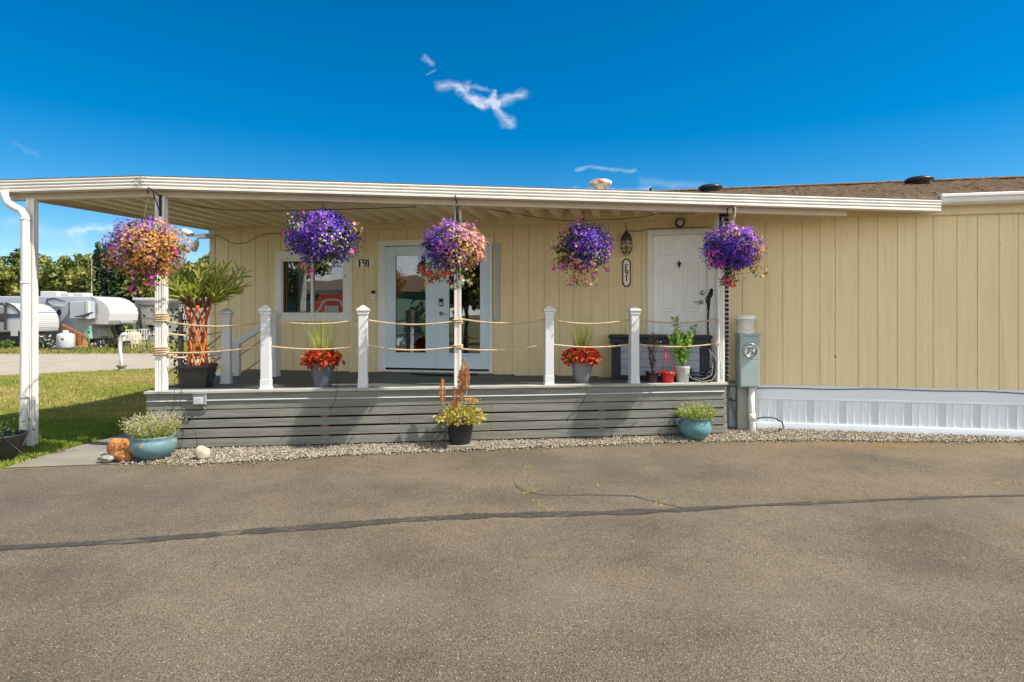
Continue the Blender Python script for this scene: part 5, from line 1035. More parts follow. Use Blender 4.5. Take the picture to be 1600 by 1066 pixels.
b = MB(); b.prism(octo(6.4 * k, 21.3 * k, 4.2 * k), -.014, -.001, 'y'); b.build('backing', black, t, bevel=.003); b = MB(); b.prism(octo(4.7 * k, 19.4 * k, 4.0 * k), -.018, -.0145, 'y'); b.build('plate', plaquew, t)
b = MB(); hh = 8.8 * k
for ch, dz in (('F', 8.6 * k), ('9', .2 * k), ('1', -8.2 * k)): letters(b, ch, 0, dz, hh, -.022)
b.build('lettering', black, t)
t = wall_thing('doorbell', 'small white video doorbell with dark lens beside the glazed doors', 'doorbell', 584, 461); k = HF.hit(584)[1] / F
b = MB(); b.box(-3.1 * k, 3.1 * k, -.028, -.001, -6.5 * k, 2.0 * k); b.build('body', white, t, bevel=.006); b = MB(); b.box(-3.1 * k, 3.1 * k, -.030, -.002, 2.1 * k, 6.6 * k); b.build('camera', blackp, t, bevel=.006); b = MB(); b.lathe([(0, 0), (.010, 0), (.012, .004)], 12); V = b.V[0]; b.V[0] = np.stack([V[:, 0], -.031 + V[:, 2], V[:, 1] - 2.2 * k], -1); b.build('button', MATS['grey_box'], t)
# wall lantern: bronze hood, wire cage, clear glass
t = wall_thing('wall_lantern', 'bronze nautical wall lantern with wire cage above the tall plaque', 'wall lamp', 979, 382); k = HF.hit(979)[1] / F
b = MB(); b.box(-4.5 * k, 4.5 * k, -.03, -.001, 2 * k, 16 * k); b.tube([(0, -.03, 14 * k), (0, -.06, 18 * k), (0, -.1, 17 * k)], .014, 8); b.build('wall_plate', bronze, t, bevel=.006)
C0 = (0, -.11, 0); b = MB(); b.lathe([(0, 20 * k), (2.2 * k, 19.5 * k), (3 * k, 17 * k), (6 * k, 14 * k), (8.2 * k, 8 * k), (8.4 * k, 5 * k), (7.6 * k, 5 * k), (7 * k, 9 * k), (0, 15 * k)], 24, C0); b.build('hood', bronze, t)
b = MB(); b.lathe([(5.4 * k, 6 * k), (5.6 * k, -8 * k), (4 * k, -14 * k), (0, -16 * k)], 20, C0); b.build('lamp_glass', glassm('lantern_glass', (.85, .85, .8), .06), t)
b = MB()
for j in range(8): a = j * math.pi / 4; c_, s_ = math.cos(a), math.sin(a); b.tube([(7.6 * k * c_, -.11 + 7.6 * k * s_, 5 * k), (9.2 * k * c_, -.11 + 9.2 * k * s_, -6 * k), (7.6 * k * c_, -.11 + 7.6 * k * s_, -12 * k), (3 * k * c_, -.11 + 3 * k * s_, -17 * k)], .0042, 5)
for r, z in ((8.6, 0), (9.2, -7), (6.6, -13.5)): b.tube([(r * k * math.cos(a), -.11 + r * k * math.sin(a), z * k) for a in np.linspace(0, 2 * math.pi, 25)], .0042, 5)
b.build('wire_cage', bronze, t)
t = wall_thing('floodlight', 'small round grey spotlight above the white panel door', 'lamp', 1062, 349); k = HF.hit(1062)[1] / F
b = MB(); b.lathe([(0, .0), (6.5 * k, .0), (7.4 * k, -.02), (7.6 * k, -.07), (6.6 * k, -.10), (5.6 * k, -.10), (5.2 * k, -.085)], 24); V = b.V[0]; b.V[0] = np.stack([V[:, 0], V[:, 2], V[:, 1]], -1); b.build('housing', bronze, t)
b = MB(); b.lathe([(5.3 * k, -.086), (3 * k, -.098), (0, -.103)], 20); V = b.V[0]; b.V[0] = np.stack([V[:, 0], V[:, 2], V[:, 1]], -1); b.build('lens', M('pale_lens', (.55, .56, .55), .15, .1), t)
t = thing('security_light', 'white twin-headed security light at the far left corner of the house', 'lamp', HF.w(-.10, -.1, 2.96), HF.a)
b = MB(); b.box(-.04, .12, -.05, .05, -.05, .03); b.tube([(-.04, -.03, 0), (-.12, -.05, .0)], .02, 8); b.tube([(-.04, -.02, -.03), (-.06, -.05, -.10)], .018, 8); b.build('mount', white, t, bevel=.008)
for p_, d_ in (((-.12, -.05, .01), (-.16, -.1, .06)), ((-.05, -.05, -.10), (-.0, -.10, -.17))):
    p_, d_ = Vector(p_), Vector(d_); b = MB(); b.tube([p_, p_ + (d_) * .3, p_ + d_ * .9], [.035, .055, .06], 14); b.build('lamp_head', white, t)
# wires under the awning
b = MB(); wz = 3.03
pA_ = DF.w(DF.x(262, .22), .22); t = thing('porch_wire', 'thin dark wire sagging along under the awning beam', 'wire', (0, 0, 0)); pts = [at(262, 313, 7.55), at(300, 322, 7.8), at(350, 328, 7.9), at(420, 330, 7.9), at(500, 328, 7.95), at(560, 326.5, 7.95), at(620, 324.5, 8.0), at(650, 323, 8.0)]
b.tube(pts, .006, 5); o_w = b.build('wire', wire, t)
t = thing('porch_wire', 'thin dark wire looping from the awning pan toward the wall lantern', 'wire', (0, 0, 0)); b = MB(); b.tube([at(760, 326.5, 8.0), at(800, 333, 8.3), at(830, 338.5, 8.6), at(880, 345, 9.0), at(915, 344.5, 8.95), at(960, 343, 8.9), at(1000, 340, 8.75), at(1030, 333.5, 8.6), at(1085, 334, 8.5)], .005, 5); b.build('wire', wire, t)
t = thing('wall_wire', 'brown wire draped in a loop along the wall left of the window', 'wire', (HF.o.x, HF.o.y, 0), HF.a); b = MB()
q = lambda px, py: (hx(px, -.012), -.012, hz(px, py, -.012))
b.tube([q(332, 366), q(345, 370), q(358, 378), q(370, 381), q(384, 380), q(400, 371), q(418, 365), q(440, 365), q(470, 367)], .0045, 5); b.build('wire', wire, t)
t = thing('wall_wire', 'brown wire running from the wall lantern over the top of the white door', 'wire', (HF.o.x, HF.o.y, 0), HF.a); b = MB(); b.tube([q(984, 361), q(1000, 361.5), q(1008, 359.5), q(1014, 358), q(1040, 357), q(1110, 355)], .0045, 5); b.tube([q(978, 343), q(978.5, 352), q(979, 360), q(984, 361)], .004, 5); b.build('wire', wire, t)
# irrigation tubes over the deck face
def drip(name, pts, label, r=.0032): b = MB(); b.tube([yz(x, y, o) for x, y, o in pts], r, 5); o = b.build(name, rubber); tag(o, label, 'tube', 'thin irrigation tubes over the deck front')
drip('drip_tube', [(916, 560, .12), (917, 585, .06), (917, 605, -.06), (915, 620, -.09), (906, 636, -.07), (896, 646, -.03), (886, 654, -.005), (883, 656, .012)], 'thin black tube from the round grey tub into the slat gap')
drip('drip_tube', [(526, 575, .2), (527, 597, .05), (526.5, 610, -.05), (524, 625, -.06), (517, 638, -.02), (514, 642, .012)], 'thin black tube from the square grey planter into the slat gap')
drip('drip_tube', [(272, 560, .2), (273, 605, -.05), (272, 625, -.08), (267, 660, -.06), (278, 690, -.04), (284, 712, -.08)], 'thin dark tube hanging down the left end of the deck front')
drip('drip_tube', [(283, 600, .05), (284, 612, -.05), (281, 630, -.06), (288, 650, -.05), (300, 655, -.05), (305, 675, -.10), (309, 700, -.16)], 'thin dark tube bending to the tan wedge stone')
# red and white seat just inside the window
x0_, x1_ = hx(491), hx(540); z0_, z1_ = WIN[2] + .02, hz(515, 462)
t = thing('red_chair', 'red and white seat back just inside the window', 'chair', HF.w((x0_ + x1_) / 2, .07, z0_ - .0), HF.a); w_ = (x1_ - x0_) / 2 * 1.1
b = MB(); b.prism([(-w_, 0), (w_, 0), (w_ * 1.0, .16), (w_ * .72, .34), (-w_ * .72, .34), (-w_ * 1.0, .16)], 0, .10, 'y'); b.build('seat_back', red, t, bevel=.02)
b = MB(); b.ribbon([(-w_ * .95, .01), (-w_ * .72, .07), (-w_ * .5, .20), (-w_ * .25, .23), (w_ * .25, .23), (w_ * .5, .20), (w_ * .72, .07), (w_ * .95, .01)], .035, -.008, th=.006); b.build('white_piping', white, t)
b = MB(); b.box(-w_ * .4, w_ * .4, -.010, -.001, .02, .13); b.build('white_panel', white, t, bevel=.01)
# ------------------------------------------------------------------ caravans and yard across the gravel road
cap = M('caravan_white', (.50, .50, .49), .3, .03, 1.5); rvs = M('caravan_side', (.36, .39, .43), .35, .04, 1.2, stretch=(1, 1, 5)); tan_ = M('caravan_tan', (.36, .35, .31), .4, .05, 1.5)
decal = M('dark_decal', (.05, .05, .06), .4, .1); greyd = M('grey_decal', (.30, .31, .33), .4, .1); navy = M('navy_decal', (.05, .08, .16), .4, .1); darkw = M('dark_window', (.012, .014, .016), .08, .1, spec=.8)
def P2(pts, Y): return [(at(x, y, Y).x, at(x, y, Y).z) for x, y in pts]
def body(name, pts, Y, depth, m, parent, bevel=.12):
    b = MB(); b.prism(P2(pts, Y), Y, Y + depth, 'y'); o = b.build(name, m, parent)
    bv = o.modifiers.new('bevel', 'BEVEL'); bv.width = bevel; bv.segments = 3; bv.limit_method = 'ANGLE'; bv.angle_limit = R(50); return o
def flat(name, pts, Y, d, m, parent, th=.02):
    b = MB(); b.prism(P2(pts, Y), Y - d, Y - d + th, 'y'); return b.build(name, m, parent)
def rect(x0, x1, y0, y1): return [(x0, y1), (x1, y1), (x1, y0), (x0, y0)]
def swoosh(name, pts, w, Y, d, m, parent):
    b = MB(); q = P2(pts, Y); n = len(q); b.ribbon(q, [w * math.sin(math.pi * (.08 + .84 * i / (n - 1))) for i in range(n)], Y - d, th=.01); return b.build(name, m, parent)
def wheel(px, py, Y, r, parent):
    p = at(px, py, Y); b = MB(); b.lathe([(0, -.11), (r * .6, -.11), (r, -.09), (r, .09), (r * .6, .11), (0, .11)], 20); V = b.V[0]; b.V[0] = np.stack([V[:, 0] + p.x, V[:, 2] + Y + .15, V[:, 1] + r], -1); b.build('wheel', rubber, parent)
# fifth-wheel caravan: its side faces the road, its rounded front cap looks toward the house
Y5 = 33.0; t = thing('fifth_wheel_caravan', 'big white fifth-wheel caravan with raised rounded front and slide-out', 'caravan', (0, 0, 0))
body('body', [(-150, 530), (142, 530), (142, 508), (150, 507), (150, 466), (142, 463), (-150, 463)], Y5, 2.45, rvs, t, .05)
body('front_cap', [(147, 507.3), (167, 508), (171, 501), (172.5, 490), (170, 481), (165, 474), (158, 468.5), (150, 465), (140, 462.6), (147, 467), (152, 477), (153, 488), (150, 500)], Y5 - .03, 2.5, cap, t, .12)
def onfront(name, px0, px1, py0, py1, X, m, parent, th=.03):
    ya, yb = X * F / (px0 - 800), X * F / (px1 - 800); ym = (ya + yb) / 2; b = MB(); b.box(X, X + th, ya, yb, EYE + (HOR - py1) / F * ym, EYE + (HOR - py0) / F * ym); return b.build(name, m, parent, bevel=.01)
XN, XL = at(171.5, 0, Y5).x, at(142, 0, Y5).x
onfront('cap_vent', 188, 207, 500.5, 504.5, XN - .02, greyd, t); onfront('storage_door', 151, 183, 512.5, 525.5, XL, cap, t)
b = MB(); x0, x1 = at(120, 0, Y5).x, at(149.5, 0, Y5).x; za, zb_ = at(0, 498, Y5).z, at(0, 471.5, Y5).z; b.box(x0, x1, Y5 - .55, Y5 + .1, za, zb_); so = b.build('slide_out', rvs, t, bevel=.03); b = MB(); b.box(x1 - .16, x1 + .02, Y5 - .58, Y5 - .4, za - .03, zb_ + .04); b.build('slide_trim', cap, so, bevel=.03)
flat('window', rect(108, 117.5, 472, 492), Y5, .03, darkw, t); flat('door', rect(95, 106, 480, 527), Y5, .02, rvs, t); flat('bay_window', rect(90, 96, 484, 492), Y5, .03, darkw, t)
swoosh('decal', [(103, 471), (85, 466.5), (74, 468), (73, 473), (82, 478)], .10, Y5, .022, decal, t); swoosh('decal', [(82, 477), (92, 477), (103, 478)], .16, Y5, .04, cap, t); swoosh('decal', [(129, 495), (142, 494), (150, 491), (158, 488)], .16, Y5, .60, decal, t); swoosh('decal', [(141, 464.5), (149, 470), (153, 480), (153, 492), (149, 505)], .09, Y5, .05, greyd, t)
for x0, x1, y0, y1 in ((71, 97.5, 455.5, 463), (103.5, 117, 458, 463), (123, 138, 458, 463)):
    b = MB(); a, c = at(x0, y0, Y5 + .9), at(x1, y1, Y5 + .9); b.box(a.x, c.x, Y5 + .5, Y5 + 1.3, c.z - .05, a.z); b.build('roof_unit', cap, t, bevel=.05)
wheel(60, 540, Y5, .36, t); wheel(84, 540, Y5, .36, t)
b = MB(); b.bar(at(181, 509, Y5 + 1.2), at(186, 520, Y5 + 1.2), .3, .5); b.bar(at(186, 518, Y5 + 1.2), at(190, 522, Y5 + 1.2), .2, .3); b.build('hitch', black, t); b = MB(); b.bar(at(176, 508, Y5 + .4), (at(176, 0, Y5).x, Y5 + .4, 0), .1, .1, up=(0, 1, 0)); b.build('landing_leg', black, t)
b = MB(); b.box(at(100, 0, Y5).x, at(141, 0, Y5).x, Y5 + .3, Y5 + 2.2, .1, .5); b.build('chassis', blackp, t)
# travel trailer in front of it, its rounded ribbed nose toward the house
YT = 30.0; t = thing('travel_trailer', 'white travel trailer with rounded nose and dark stripe, partly behind the corner post', 'caravan', (0, 0, 0))
tp_ = [(34, 519.5), (36, 512), (36, 504), (33.5, 492), (28, 484), (21, 478.5), (12, 474.8), (2, 473.2)]
body('body', [(-160, 521)] + tp_ + [(-160, 473)], YT, 2.45, cap, t, .09)
pq = sorted([(EYE + (HOR - y) / F * YT, (x - 800) / F * YT) for x, y in tp_]); pz, pxx = [q[0] for q in pq], [q[1] for q in pq]
b = MB()
for k in range(9): z = pz[0] + .06 + k * .095; x = float(np.interp(z, pz, pxx)); b.box(x - .03, x + .012, YT + .08, YT + 2.37, z - .008, z + .008)
b.build('siding_rib', M('caravan_rib', (.42, .43, .44), .4, .05), t)
flat('stripe', [(-160, 496), (33, 496.5), (32, 490.5), (-160, 490)], YT, .02, navy, t); flat('side_window', rect(-8, 9, 490, 503), YT, .03, darkw, t)
z = pz[0] + .98; x = float(np.interp(z, pz, pxx)); b = MB(); b.box(x - .05, x + .015, YT + .1, YT + 2.36, z - .02, z + .02); b.build('stripe', navy, t)
b = MB(); y = YT + .95
for w_, h_ in ((.07, .10), (.10, .12), (.05, .09), (.10, .11), (.07, .10), (.11, .11)):
    zz_ = z + .10; xx_ = float(np.interp(zz_, pz, pxx)); b.box(xx_ - .05, xx_ + .015, y, y + w_ * .4, zz_ - h_ / 2, zz_ + h_ / 2); b.box(xx_ - .05, xx_ + .015, y, y + w_, zz_ - h_ / 2, zz_ - h_ / 2 + .03); y += w_ + .07
b.box(xx_ - .05, xx_ + .015, y + .05, y + .55, z + .07, z + .13); b.build('lettering', greyd, t)
b = MB(); q = P2([(8, 473.8), (14, 475), (21, 478.6), (28, 484.4), (33, 492.5)], YT); b.ribbon(q, .08, YT - .03, th=.04); b.build('nose_trim', decal, t)
b = MB(); b.tube([at(-40, 473.5, YT - .1), at(5, 475, YT - .1), at(9, 478, YT - .1)], .06, 8); b.bar(at(8.5, 476, YT - .1), at(8.5, 516, YT - .1), .12, .06, up=(0, 1, 0)); b.build('awning_arm', decal, t)
flat('hatch', rect(18, 28.5, 515, 525), YT, .05, cap, t); wheel(-30, 540, YT, .35, t); b = MB(); b.box(at(-60, 0, YT).x, at(32, 0, YT).x, YT + .3, YT + 2.2, .15, .72); b.build('chassis', blackp, t)
# motorhome to the right behind the planting
YM = 36.0; t = thing('tan_caravan', 'pale grey-tan caravan with dark swoosh lines, farthest along the row', 'caravan', (0, 0, 0))
body('body', [(205, 536), (345, 536), (345, 466), (216, 466), (206, 474)], YM, 2.45, tan_, t, .10); b = MB(); a = at(208, 469, YM); b.box(a.x, at(345, 0, YM).x, YM - .10, YM, a.z - .04, a.z + .14); b.build('roof_edge', cap, t, bevel=.03)
flat('window', rect(264, 279, 472.5, 484.5), YM, .03, darkw, t); flat('hatch', rect(233, 240, 508, 517), YM, .03, decal, t); flat('door', rect(283, 300, 480, 531), YM, .03, cap, t)
swoosh('decal', [(216, 476), (228, 478), (246, 477)], .10, YM, .03, decal, t); swoosh('decal', [(224, 495), (246, 496)], .08, YM, .03, greyd, t); swoosh('decal', [(224, 508), (236, 510), (246, 510.5)], .10, YM, .03, decal, t)
b = MB(); b.ribbon(P2([(235, 485), (238, 482), (239, 486), (242, 482.5), (243, 486.5), (246, 483), (249, 486)], YM), .05, YM - .03, th=.01); b.build('lettering', decal, t)
b = MB(); b.tube([at(217, 481, YM - .05), at(220, 482, YM - .05), at(220.5, 520, YM - .05)], .05, 6); b.build('ladder_rail', decal, t); wheel(250, 540, YM, .36, t); wheel(262, 540, YM, .36, t)
# gas tanks
def tank(px, pyb, w, h, label, m, capm, Y=None):
    p = gp(px, pyb); k = p.y / F; t = thing('gas_tank', label, 'gas tank', (p.x, p.y, 0), 0, 'upright gas tanks'); r, H = w * k / 2, h * k
    b = MB(); b.lathe([(r * .75, 0), (r * .75, .05), (r * .9, .06), (r, .16), (r, H * .8), (r * .92, H * .9), (r * .5, H * .97), (0, H * .98)], 24); b.build('tank_body', m, t)
    b = MB(); b.lathe([(r * .34, H * .93), (r * .34, H * 1.09), (r * .28, H * 1.12), (0, H * 1.12)], 16); b.build('valve_cover', capm, t); return t, r, H
t, r, H = tank(102.5, 547, 24, 27.5, 'white upright gas tank standing on the grass by the wooden steps', cap, cap); b = MB(); b.ribbon([(r * .1, H * .62), (r * .3, H * .66), (r * .5, H * .62)], .05, -r * .99, th=.02); b.build('label', decal, t)
tank(209, 541, 19.5, 23, 'beige upright gas tank with green cap between the caravans', M('tank_beige', (.58, .50, .32), .4, .06, 2), M('tank_green', (.05, .30, .08), .4, .1))
tank(193.5, 540.5, 9, 13, 'small white gas bottle beside the beige tank', cap, cap)
# red-brown wooden steps
rb = M('red_brown_wood', (.36, .13, .05), .75, .25, 6, stretch=(1, 1, 4)); t = thing('wooden_steps', 'red-brown wooden steps with railing leading up to the big caravan', 'steps', (0, 0, 0)); YS = 31.8
b = MB()
for k in range(5): x = 132 - k * 4.2; p = at(x, 541.5 - k * 3.6, YS); b.box(p.x - .17, p.x + .17, YS - .45, YS + .55, p.z - .12, p.z)
b.build('tread', rb, t); b = MB(); b.bar(at(97, 507.5, YS - .5), at(134, 527, YS - .5), .06, .12); b.bar(at(97, 519, YS - .5), at(128, 538, YS - .5), .05, .09)
for k in range(8): x = 99 + k * 4.3; b.bar(at(x, 508.5 + k * 2.25, YS - .5), at(x, 520.5 + k * 2.45, YS - .5), .05, .05, up=(0, 1, 0))
for x, y in ((117, 518), (125.5, 523)): p = at(x, y, YS - .5); b.bar((p.x, YS - .5, 0), p, .11, .11, up=(0, 1, 0))
b.build('railing', rb, t)
# green pole, white standpipe, plants and clutter
p = gp(139, 545); k = p.y / F; t = thing('green_pole', 'green garden pole with bulb-shaped top in front of the big caravan', 'pole', p); b = MB(); b.tube([(0, 0, 0), (0, 0, 26 * k)], .035, 8); b.build('pole', M('green_paint', (.03, .34, .12), .4, .1), t); b = MB(); b.lathe([(0, 24 * k), (.06, 25 * k), (.07, 29 * k), (.03, 31 * k), (.06, 32 * k), (0, 34 * k)], 12); b.build('finial', MATS['green_paint'], t)
p = gp(190, 580); k = p.y / F; t = thing('standpipe', 'white bent water pipe rising from a concrete bowl on the lawn edge', 'water pipe', p); b = MB(); b.tube([(.0, 0, .02), (-.02, 0, 22 * k), (-.06, 0, 42 * k), (-.03, 0, 52 * k), (.04, 0, 57 * k), (.13, 0, 58.5 * k)], [.05, .045, .04, .045, .055, .05], 10); b.build('pipe', M('pipe_white', (.74, .72, .68), .45, .08, 6), t)
b = MB(); b.lathe([(.10, 0), (.13, .01), (.10, .05), (.08, .09), (.14, .14), (.145, .17), (.11, .17), (.07, .13), (0, .13)], 20); b.build('bowl', concrete, t)
def bushy(px, pyb, w, h, label, cols, n=260, sz=(.06, .12), grp='plants along the caravans'):
    p = gp(px, pyb); k = p.y / F; t = thing('shrub', label, 'plant', (p.x, p.y, 0), 0, grp); D = norm(RNG.normal(size=(n, 3))); C = D * RNG.uniform(.4, 1.05, (n, 1)) * np.array([w * k / 2, w * k / 2.4, h * k / 2]) + [0, 0, h * k / 2]; b = MB(); b.inst(*LEAF, C, rand_rot(n), RNG.uniform(*sz, n) * 1.5, RNG.choice(len(cols), n)); b.build('leaves', cols, t)
    b = MB()
    for j in range(5): b.tube([(0, 0, 0), tuple(D[j] * [w * k / 4, w * k / 4, 0] + [0, 0, h * k * .6])], .012, 4)
    b.build('stems', wire, t)
brl = leafm('bright_leaf', (.16, .27, .04)); wht = leafm('white_flower', (.62, .60, .58)); prp = leafm('purple_leaf', (.14, .06, .10))
bushy(10, 545, 24, 13, 'bright green low leafy plant under the travel trailer', [brl, lf_mid]); bushy(66, 546, 24, 24, 'dark shrub with white flowers beneath the trailer nose', [lf_dark, lf_dark, wht], 420); bushy(82, 546, 12, 14, 'white-flowered tuft left of the white gas tank', [wht, lf_dark], 160); bushy(160, 544, 9, 10, 'purple plant by the caravan underside', [prp, lf_dark, wht], 160); bushy(178, 544.5, 14, 14, 'mixed purple and green plant before the hitch', [prp, lf_dark, lf_mid], 220); bushy(150, 544, 10, 7, 'small pale flowering clump by the foot of the steps', [wht, prp, lf_mid], 120)
def chair(px, pyb, label, m, rz):
    p = gp(px, pyb); t = thing('garden_chair', label, 'chair', (p.x, p.y, 0), rz, 'garden chairs by the caravans'); b = MB(); b.box(-.25, .25, -.22, .22, .40, .44); b.build('seat', m, t)
    b = MB()
    for i in range(5): b.bar((-.22 + i * .11, .22, .44), (-.22 + i * .11, .30, .88), .03, .03, up=(0, 1, 0))
    b.bar((-.25, .30, .88), (.25, .30, .88), .04, .05); b.build('backrest', m, t)
    for x, y in ((-.22, -.2), (.22, -.2), (-.22, .2), (.22, .2)): b = MB(); b.bar((x, y, 0), (x * .95, y, .4), .035, .035, up=(0, 1, 0)); b.build('leg', m, t)
    for x in (-.26, .26): b = MB(); b.bar((x, -.24, .62), (x, .26, .64), .05, .03); b.bar((x, -.2, .43), (x, -.2, .62), .03, .03, up=(0, 1, 0)); b.build('armrest', m, t)
metalw = M('chair_white', (.42, .42, .41), .5, .05); chair(225, 543, 'white garden chair standing right of the beige tank', metalw, .5); chair(238, 542.5, 'white garden chair turned sideways near the corner awning post', metalw, -.8); chair(201, 545, 'pale folding garden chair before the beige tank', M('chair_tan', (.55, .50, .42), .6, .1), .2); chair(253, 543, 'white garden chair right behind the corner awning post', metalw, 2.4)
p = gp(165, 544); t = thing('black_cart', 'low black wheeled cart with loops under the big caravan', 'cart', (p.x, p.y + .4, 0)); b = MB(); b.box(-.6, .8, -.25, .25, .22, .30); b.build('tray', black, t)
for x in (-.45, .6): b = MB(); b.lathe([(0, -.04), (.16, -.04), (.18, 0), (.16, .04), (0, .04)], 14); V = b.V[0]; b.V[0] = np.stack([V[:, 0] + x, V[:, 2] - .28, V[:, 1] + .18], -1); b.build('wheel', rubber, t)
b = MB()
for x in (-.3, .3): b.tube([(x + .25 * math.cos(a), 0, .3 + .25 * math.sin(a)) for a in np.linspace(0, math.pi, 12)], .02, 5)
b.build('hoop', black, t)
# ------------------------------------------------------------------ trees behind the caravans
barkm = M('bark', (.13, .105, .08), .9, .3, 6, bump=.5); greyb = M('grey_bark', (.33, .30, .26), .9, .2, 5)
tl = [leafm('tree_leaf_olive', (.205, .225, .045), .3, .3, 1.2), leafm('tree_leaf', (.145, .175, .035), .3, .3, 1.2), leafm('tree_leaf_dark', (.085, .12, .028), .25, .3, 1.2), leafm('tree_leaf_light', (.27, .275, .06), .3, .25, 1.2), leafm('conifer_dark', (.022, .045, .022), .15, .3, 1.5), leafm('conifer', (.04, .07, .03), .15, .3, 1.5)]
def tree(x, y, h, r, label, mix_, seed, lo=.06, leaf=(.24, .42), nc=46, per=62, grp='trees behind the caravans', bark=None):
    rng = np.random.default_rng(seed); t = thing('leafy_tree', label, 'tree', (x, y, 0), 0, grp); b = MB(); bark = bark or barkm
    b.tube([(0, 0, -.1), (.05, 0, h * .3), (-.08, .05, h * .6), (.02, 0, h * .88)], [h * .024, h * .018, h * .011, h * .004], 8)
    D = norm(rng.normal(size=(nc, 3))); rr = rng.uniform(.25, 1, nc) ** .6; C = D * rr[:, None] * np.array([r, r, h * (1 - lo) / 2]) * .88 + np.array([0, 0, h * (1 + lo) / 2])
    for c in C[::4]: z0 = max(c[2] * .55, h * .1); b.tube([(0, 0, z0), (c[0] * .5, c[1] * .5, (z0 + c[2]) / 2 + .2), tuple(c)], [h * .009, h * .006, h * .002], 5)
    b.build('trunk', bark, t); P, N = [], []
    for c in C:
        q = norm(rng.normal(size=(per, 3))); s = rng.uniform(.16, .30) * (r + h * .35) * .62; P.append(c + q * s * rng.uniform(.45, 1.05, (per, 1)) * np.array([1, 1, .72])); N.append(q + [0, 0, .5])
    P, N = np.concatenate(P), np.concatenate(N); k = P[:, 2] > .15; P, N = P[k], N[k]; b = MB(); cl = np.repeat(rng.choice(mix_, nc), per)[k]; cl = np.where(rng.random(len(cl)) < .3, rng.choice(mix_, len(cl)), cl)
    b.inst([(-.5, -.35, 0), (.5, -.2, .08), (.42, .4, 0), (-.3, .38, .1)], [(0, 1, 2, 3)], P, rand_rot(len(P), N, .9), rng.uniform(*leaf, len(P)), cl); b.build('crown', tl, t)
def conifer(x, y, h, r, label, seed, grp='trees behind the caravans', dead=False):
    rng = np.random.default_rng(seed); t = thing('conifer_tree', label, 'tree', (x, y, 0), 0, grp); b = MB(); b.tube([(0, 0, 0), (0, 0, h * .5), (.03, 0, h)], [h * .016, h * .01, .02], 7); b.build('trunk', greyb if dead else barkm, t); P, Dd, S = [], [], []
    for i in range(34):
        u = i / 34; z = h * (.06 + .92 * u); L = r * (1 - u) ** .85 * rng.uniform(.75, 1.15) + .12
        for a in rng.uniform(0, 6.283, 9 if not dead else 4):
            d = np.array([math.cos(a), math.sin(a), -.22]); n = max(int(L / .12), 3); uu = rng.uniform(.1, 1, n); P.append(np.outer(uu * L, d) + [0, 0, z] + rng.normal(size=(n, 3)) * .06); Dd.append(np.tile(d, (n, 1)) + rng.normal(size=(n, 3)) * .5)
    P, Dd = np.concatenate(P), np.concatenate(Dd); b = MB(); b.inst(*LEAF, P, dir_rot(Dd), rng.uniform(.28, .5, len(P)) * (.5 if dead else 1), rng.choice([4, 4, 5] if not dead else [3, 0], len(P))); b.build('crown', tl, t)
T = lambda px, Y: (px - 800) / F * Y
def th_(py, Y): return EYE + (HOR - py) / F * Y
kinds = [('olive-green broad tree', [0, 0, 1, 3]), ('mid-green tree', [1, 0, 2]), ('sunlit yellow-green tree', [3, 0, 3, 1]), ('darker green tree', [1, 2, 2])]
spots = [(-60, 60, 388, 3.4, 1, 'at the far left edge'), (-8, 57, 397, 2.9, 0, 'left of the white corner post'), (22, 62, 392, 2.8, 3, 'close behind the white corner post, on its left'), (48, 58, 400, 2.6, 2, 'hidden in part by the white corner post'), (72, 60, 398, 2.7, 0, 'above the nose of the travel trailer'), (97, 57, 401, 2.5, 1, 'above the first roof unit of the big caravan'), (118, 61, 396, 2.7, 0, 'above the second roof unit of the big caravan'), (138, 57, 397, 2.4, 2, 'above the third roof unit of the big caravan'), (186, 60, 396, 2.8, 1, 'just left of the corner flower basket'), (212, 56, 404, 2.5, 3, 'behind the corner flower basket'), (240, 58, 398, 2.8, 0, 'to the right of the corner post, behind the basket'), (276, 52, 402, 2.9, 2, 'above the spiky oleander crown'), (306, 50, 404, 2.6, 2, 'between the oleander and the house corner'), (330, 55, 388, 3.0, 1, 'touching the left corner of the house'), (-100, 62, 392, 3.3, 0, 'outermost on the left'), (370, 56, 392, 3.0, 0, 'behind the house corner')]
for i, (px, Y, py, r, k, where) in enumerate(spots):
    if px in (-100, 370): continue
    h = th_(py, Y) + .3; tree(T(px, Y), Y, h, r, f'{kinds[k][0]} {where}', kinds[k][1], 100 + i, .02)
conifer(T(160, 54), 54, th_(374, 54), 2.2, 'tall dark conifer left of the corner flower basket', 51); conifer(T(176, 55), 55, th_(381, 55), 2.0, 'second dark conifer behind the corner basket', 52); conifer(T(30, 66), 66, th_(385, 66), 1.7, 'dark pointed conifer rising over the trees left of the corner post', 53); conifer(T(143, 50), 50, th_(408, 50), .9, 'thin half-bare grey conifer trunk before the dark one', 54, dead=True); conifer(T(152, 70), 70, th_(384, 70), 1.9, 'farther dark conifer peeking above the olive trees', 55)
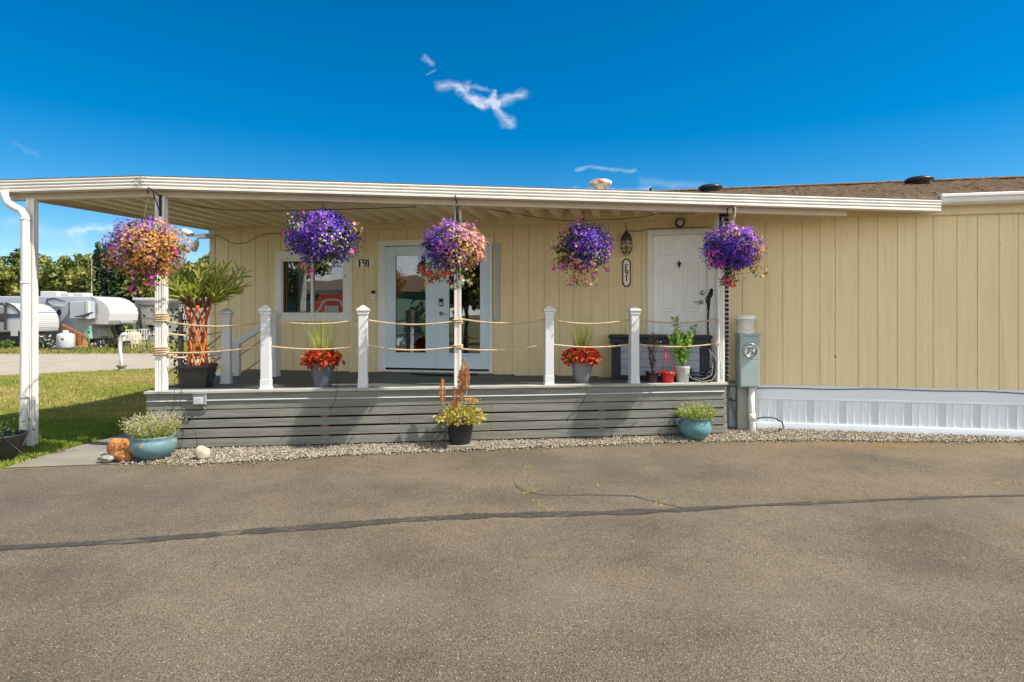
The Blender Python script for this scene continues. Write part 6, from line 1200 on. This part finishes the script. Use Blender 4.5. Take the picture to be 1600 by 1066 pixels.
# scrub in front of the wood
b = MB(); n = 9000; X = RNG.uniform(T(-60, 46), T(345, 46), n); Z = RNG.random(n) ** 1.3 * (1.9 + .9 * np.sin(X * .9) + .5 * np.sin(X * 2.3)); P = np.stack([X, 46 + RNG.normal(size=n) * .9, np.abs(Z)], 1)
b.inst([(-.5, -.35, 0), (.5, -.2, .08), (.42, .4, 0), (-.3, .38, .1)], [(0, 1, 2, 3)], P, rand_rot(n), RNG.uniform(.16, .34, n), RNG.choice([0, 1, 3, 3, 2], n)); b.build('undergrowth', tl, kind='stuff')
b = MB(); n = 7000; X = RNG.uniform(-62, -20, n); P = np.stack([X, 68 + RNG.normal(size=n) * 1.2, RNG.random(n) * 6.6], 1); b.inst([(-.5, -.35, 0), (.5, -.2, .08), (.42, .4, 0), (-.3, .38, .1)], [(0, 1, 2, 3)], P, rand_rot(n), RNG.uniform(.4, .8, n), RNG.choice([1, 2, 2], n)); b.build('woods', tl, kind='stuff')
# ------------------------------------------------------------------ across the road, seen only in the panes
gh = thing('green_house', 'low green neighbouring home mirrored in the window', 'house', (-23, -13, 0), .25); gw = M('green_siding', (.16, .26, .20), .7, .08); b = MB(); b.box(-9, 9, -3, 3, .4, 2.9); b.build('wall', gw, gh); b = MB(); b.box(-9, 9, -2.9, 3.02, 0, .4); b.build('skirting', vinyl, gh)
b = MB(); b.prism([(-3.4, 2.85), (3.4, 2.85), (0, 3.8)], -9.3, 9.3, 'x'); b.build('roof', MATS['brown_shingle'], gh); b = MB(); b.box(-9.3, 9.3, 3.35, 3.5, 2.72, 2.93); b.build('fascia', white, gh)
for x in (-5, 0, 4.5): b = MB(); b.box(x - .8, x + .8, 2.98, 3.06, 1.4, 2.4); f_ = b.build('window', white, gh); b = MB(); b.box(x - .7, x + .7, 3.05, 3.08, 1.5, 2.3); b.build('pane', darkw, f_)
tree(-8.2, -5.2, 4.6, 1.5, 'round-crowned young tree mirrored in the glazed doors', [1, 2, 0], 301, .36, (.13, .24), 40, 60, 'trees across the road')
tree(-10.5, -13, 6.5, 2.6, 'broad tree mirrored in the right-hand glazed door', [1, 2], 302, .15, (.2, .35), 40, 60, 'trees across the road')
tree(-17.2, -5.0, 5.4, 1.6, 'slender tree mirrored in the window above the red seat', [2, 1], 303, .45, (.13, .24), 30, 50, 'trees across the road')
tree(-1.0, -16, 5.5, 2.6, 'bushy tree behind the camera across the road', [1, 0], 304, .1, (.2, .35), 40, 50, 'trees across the road')
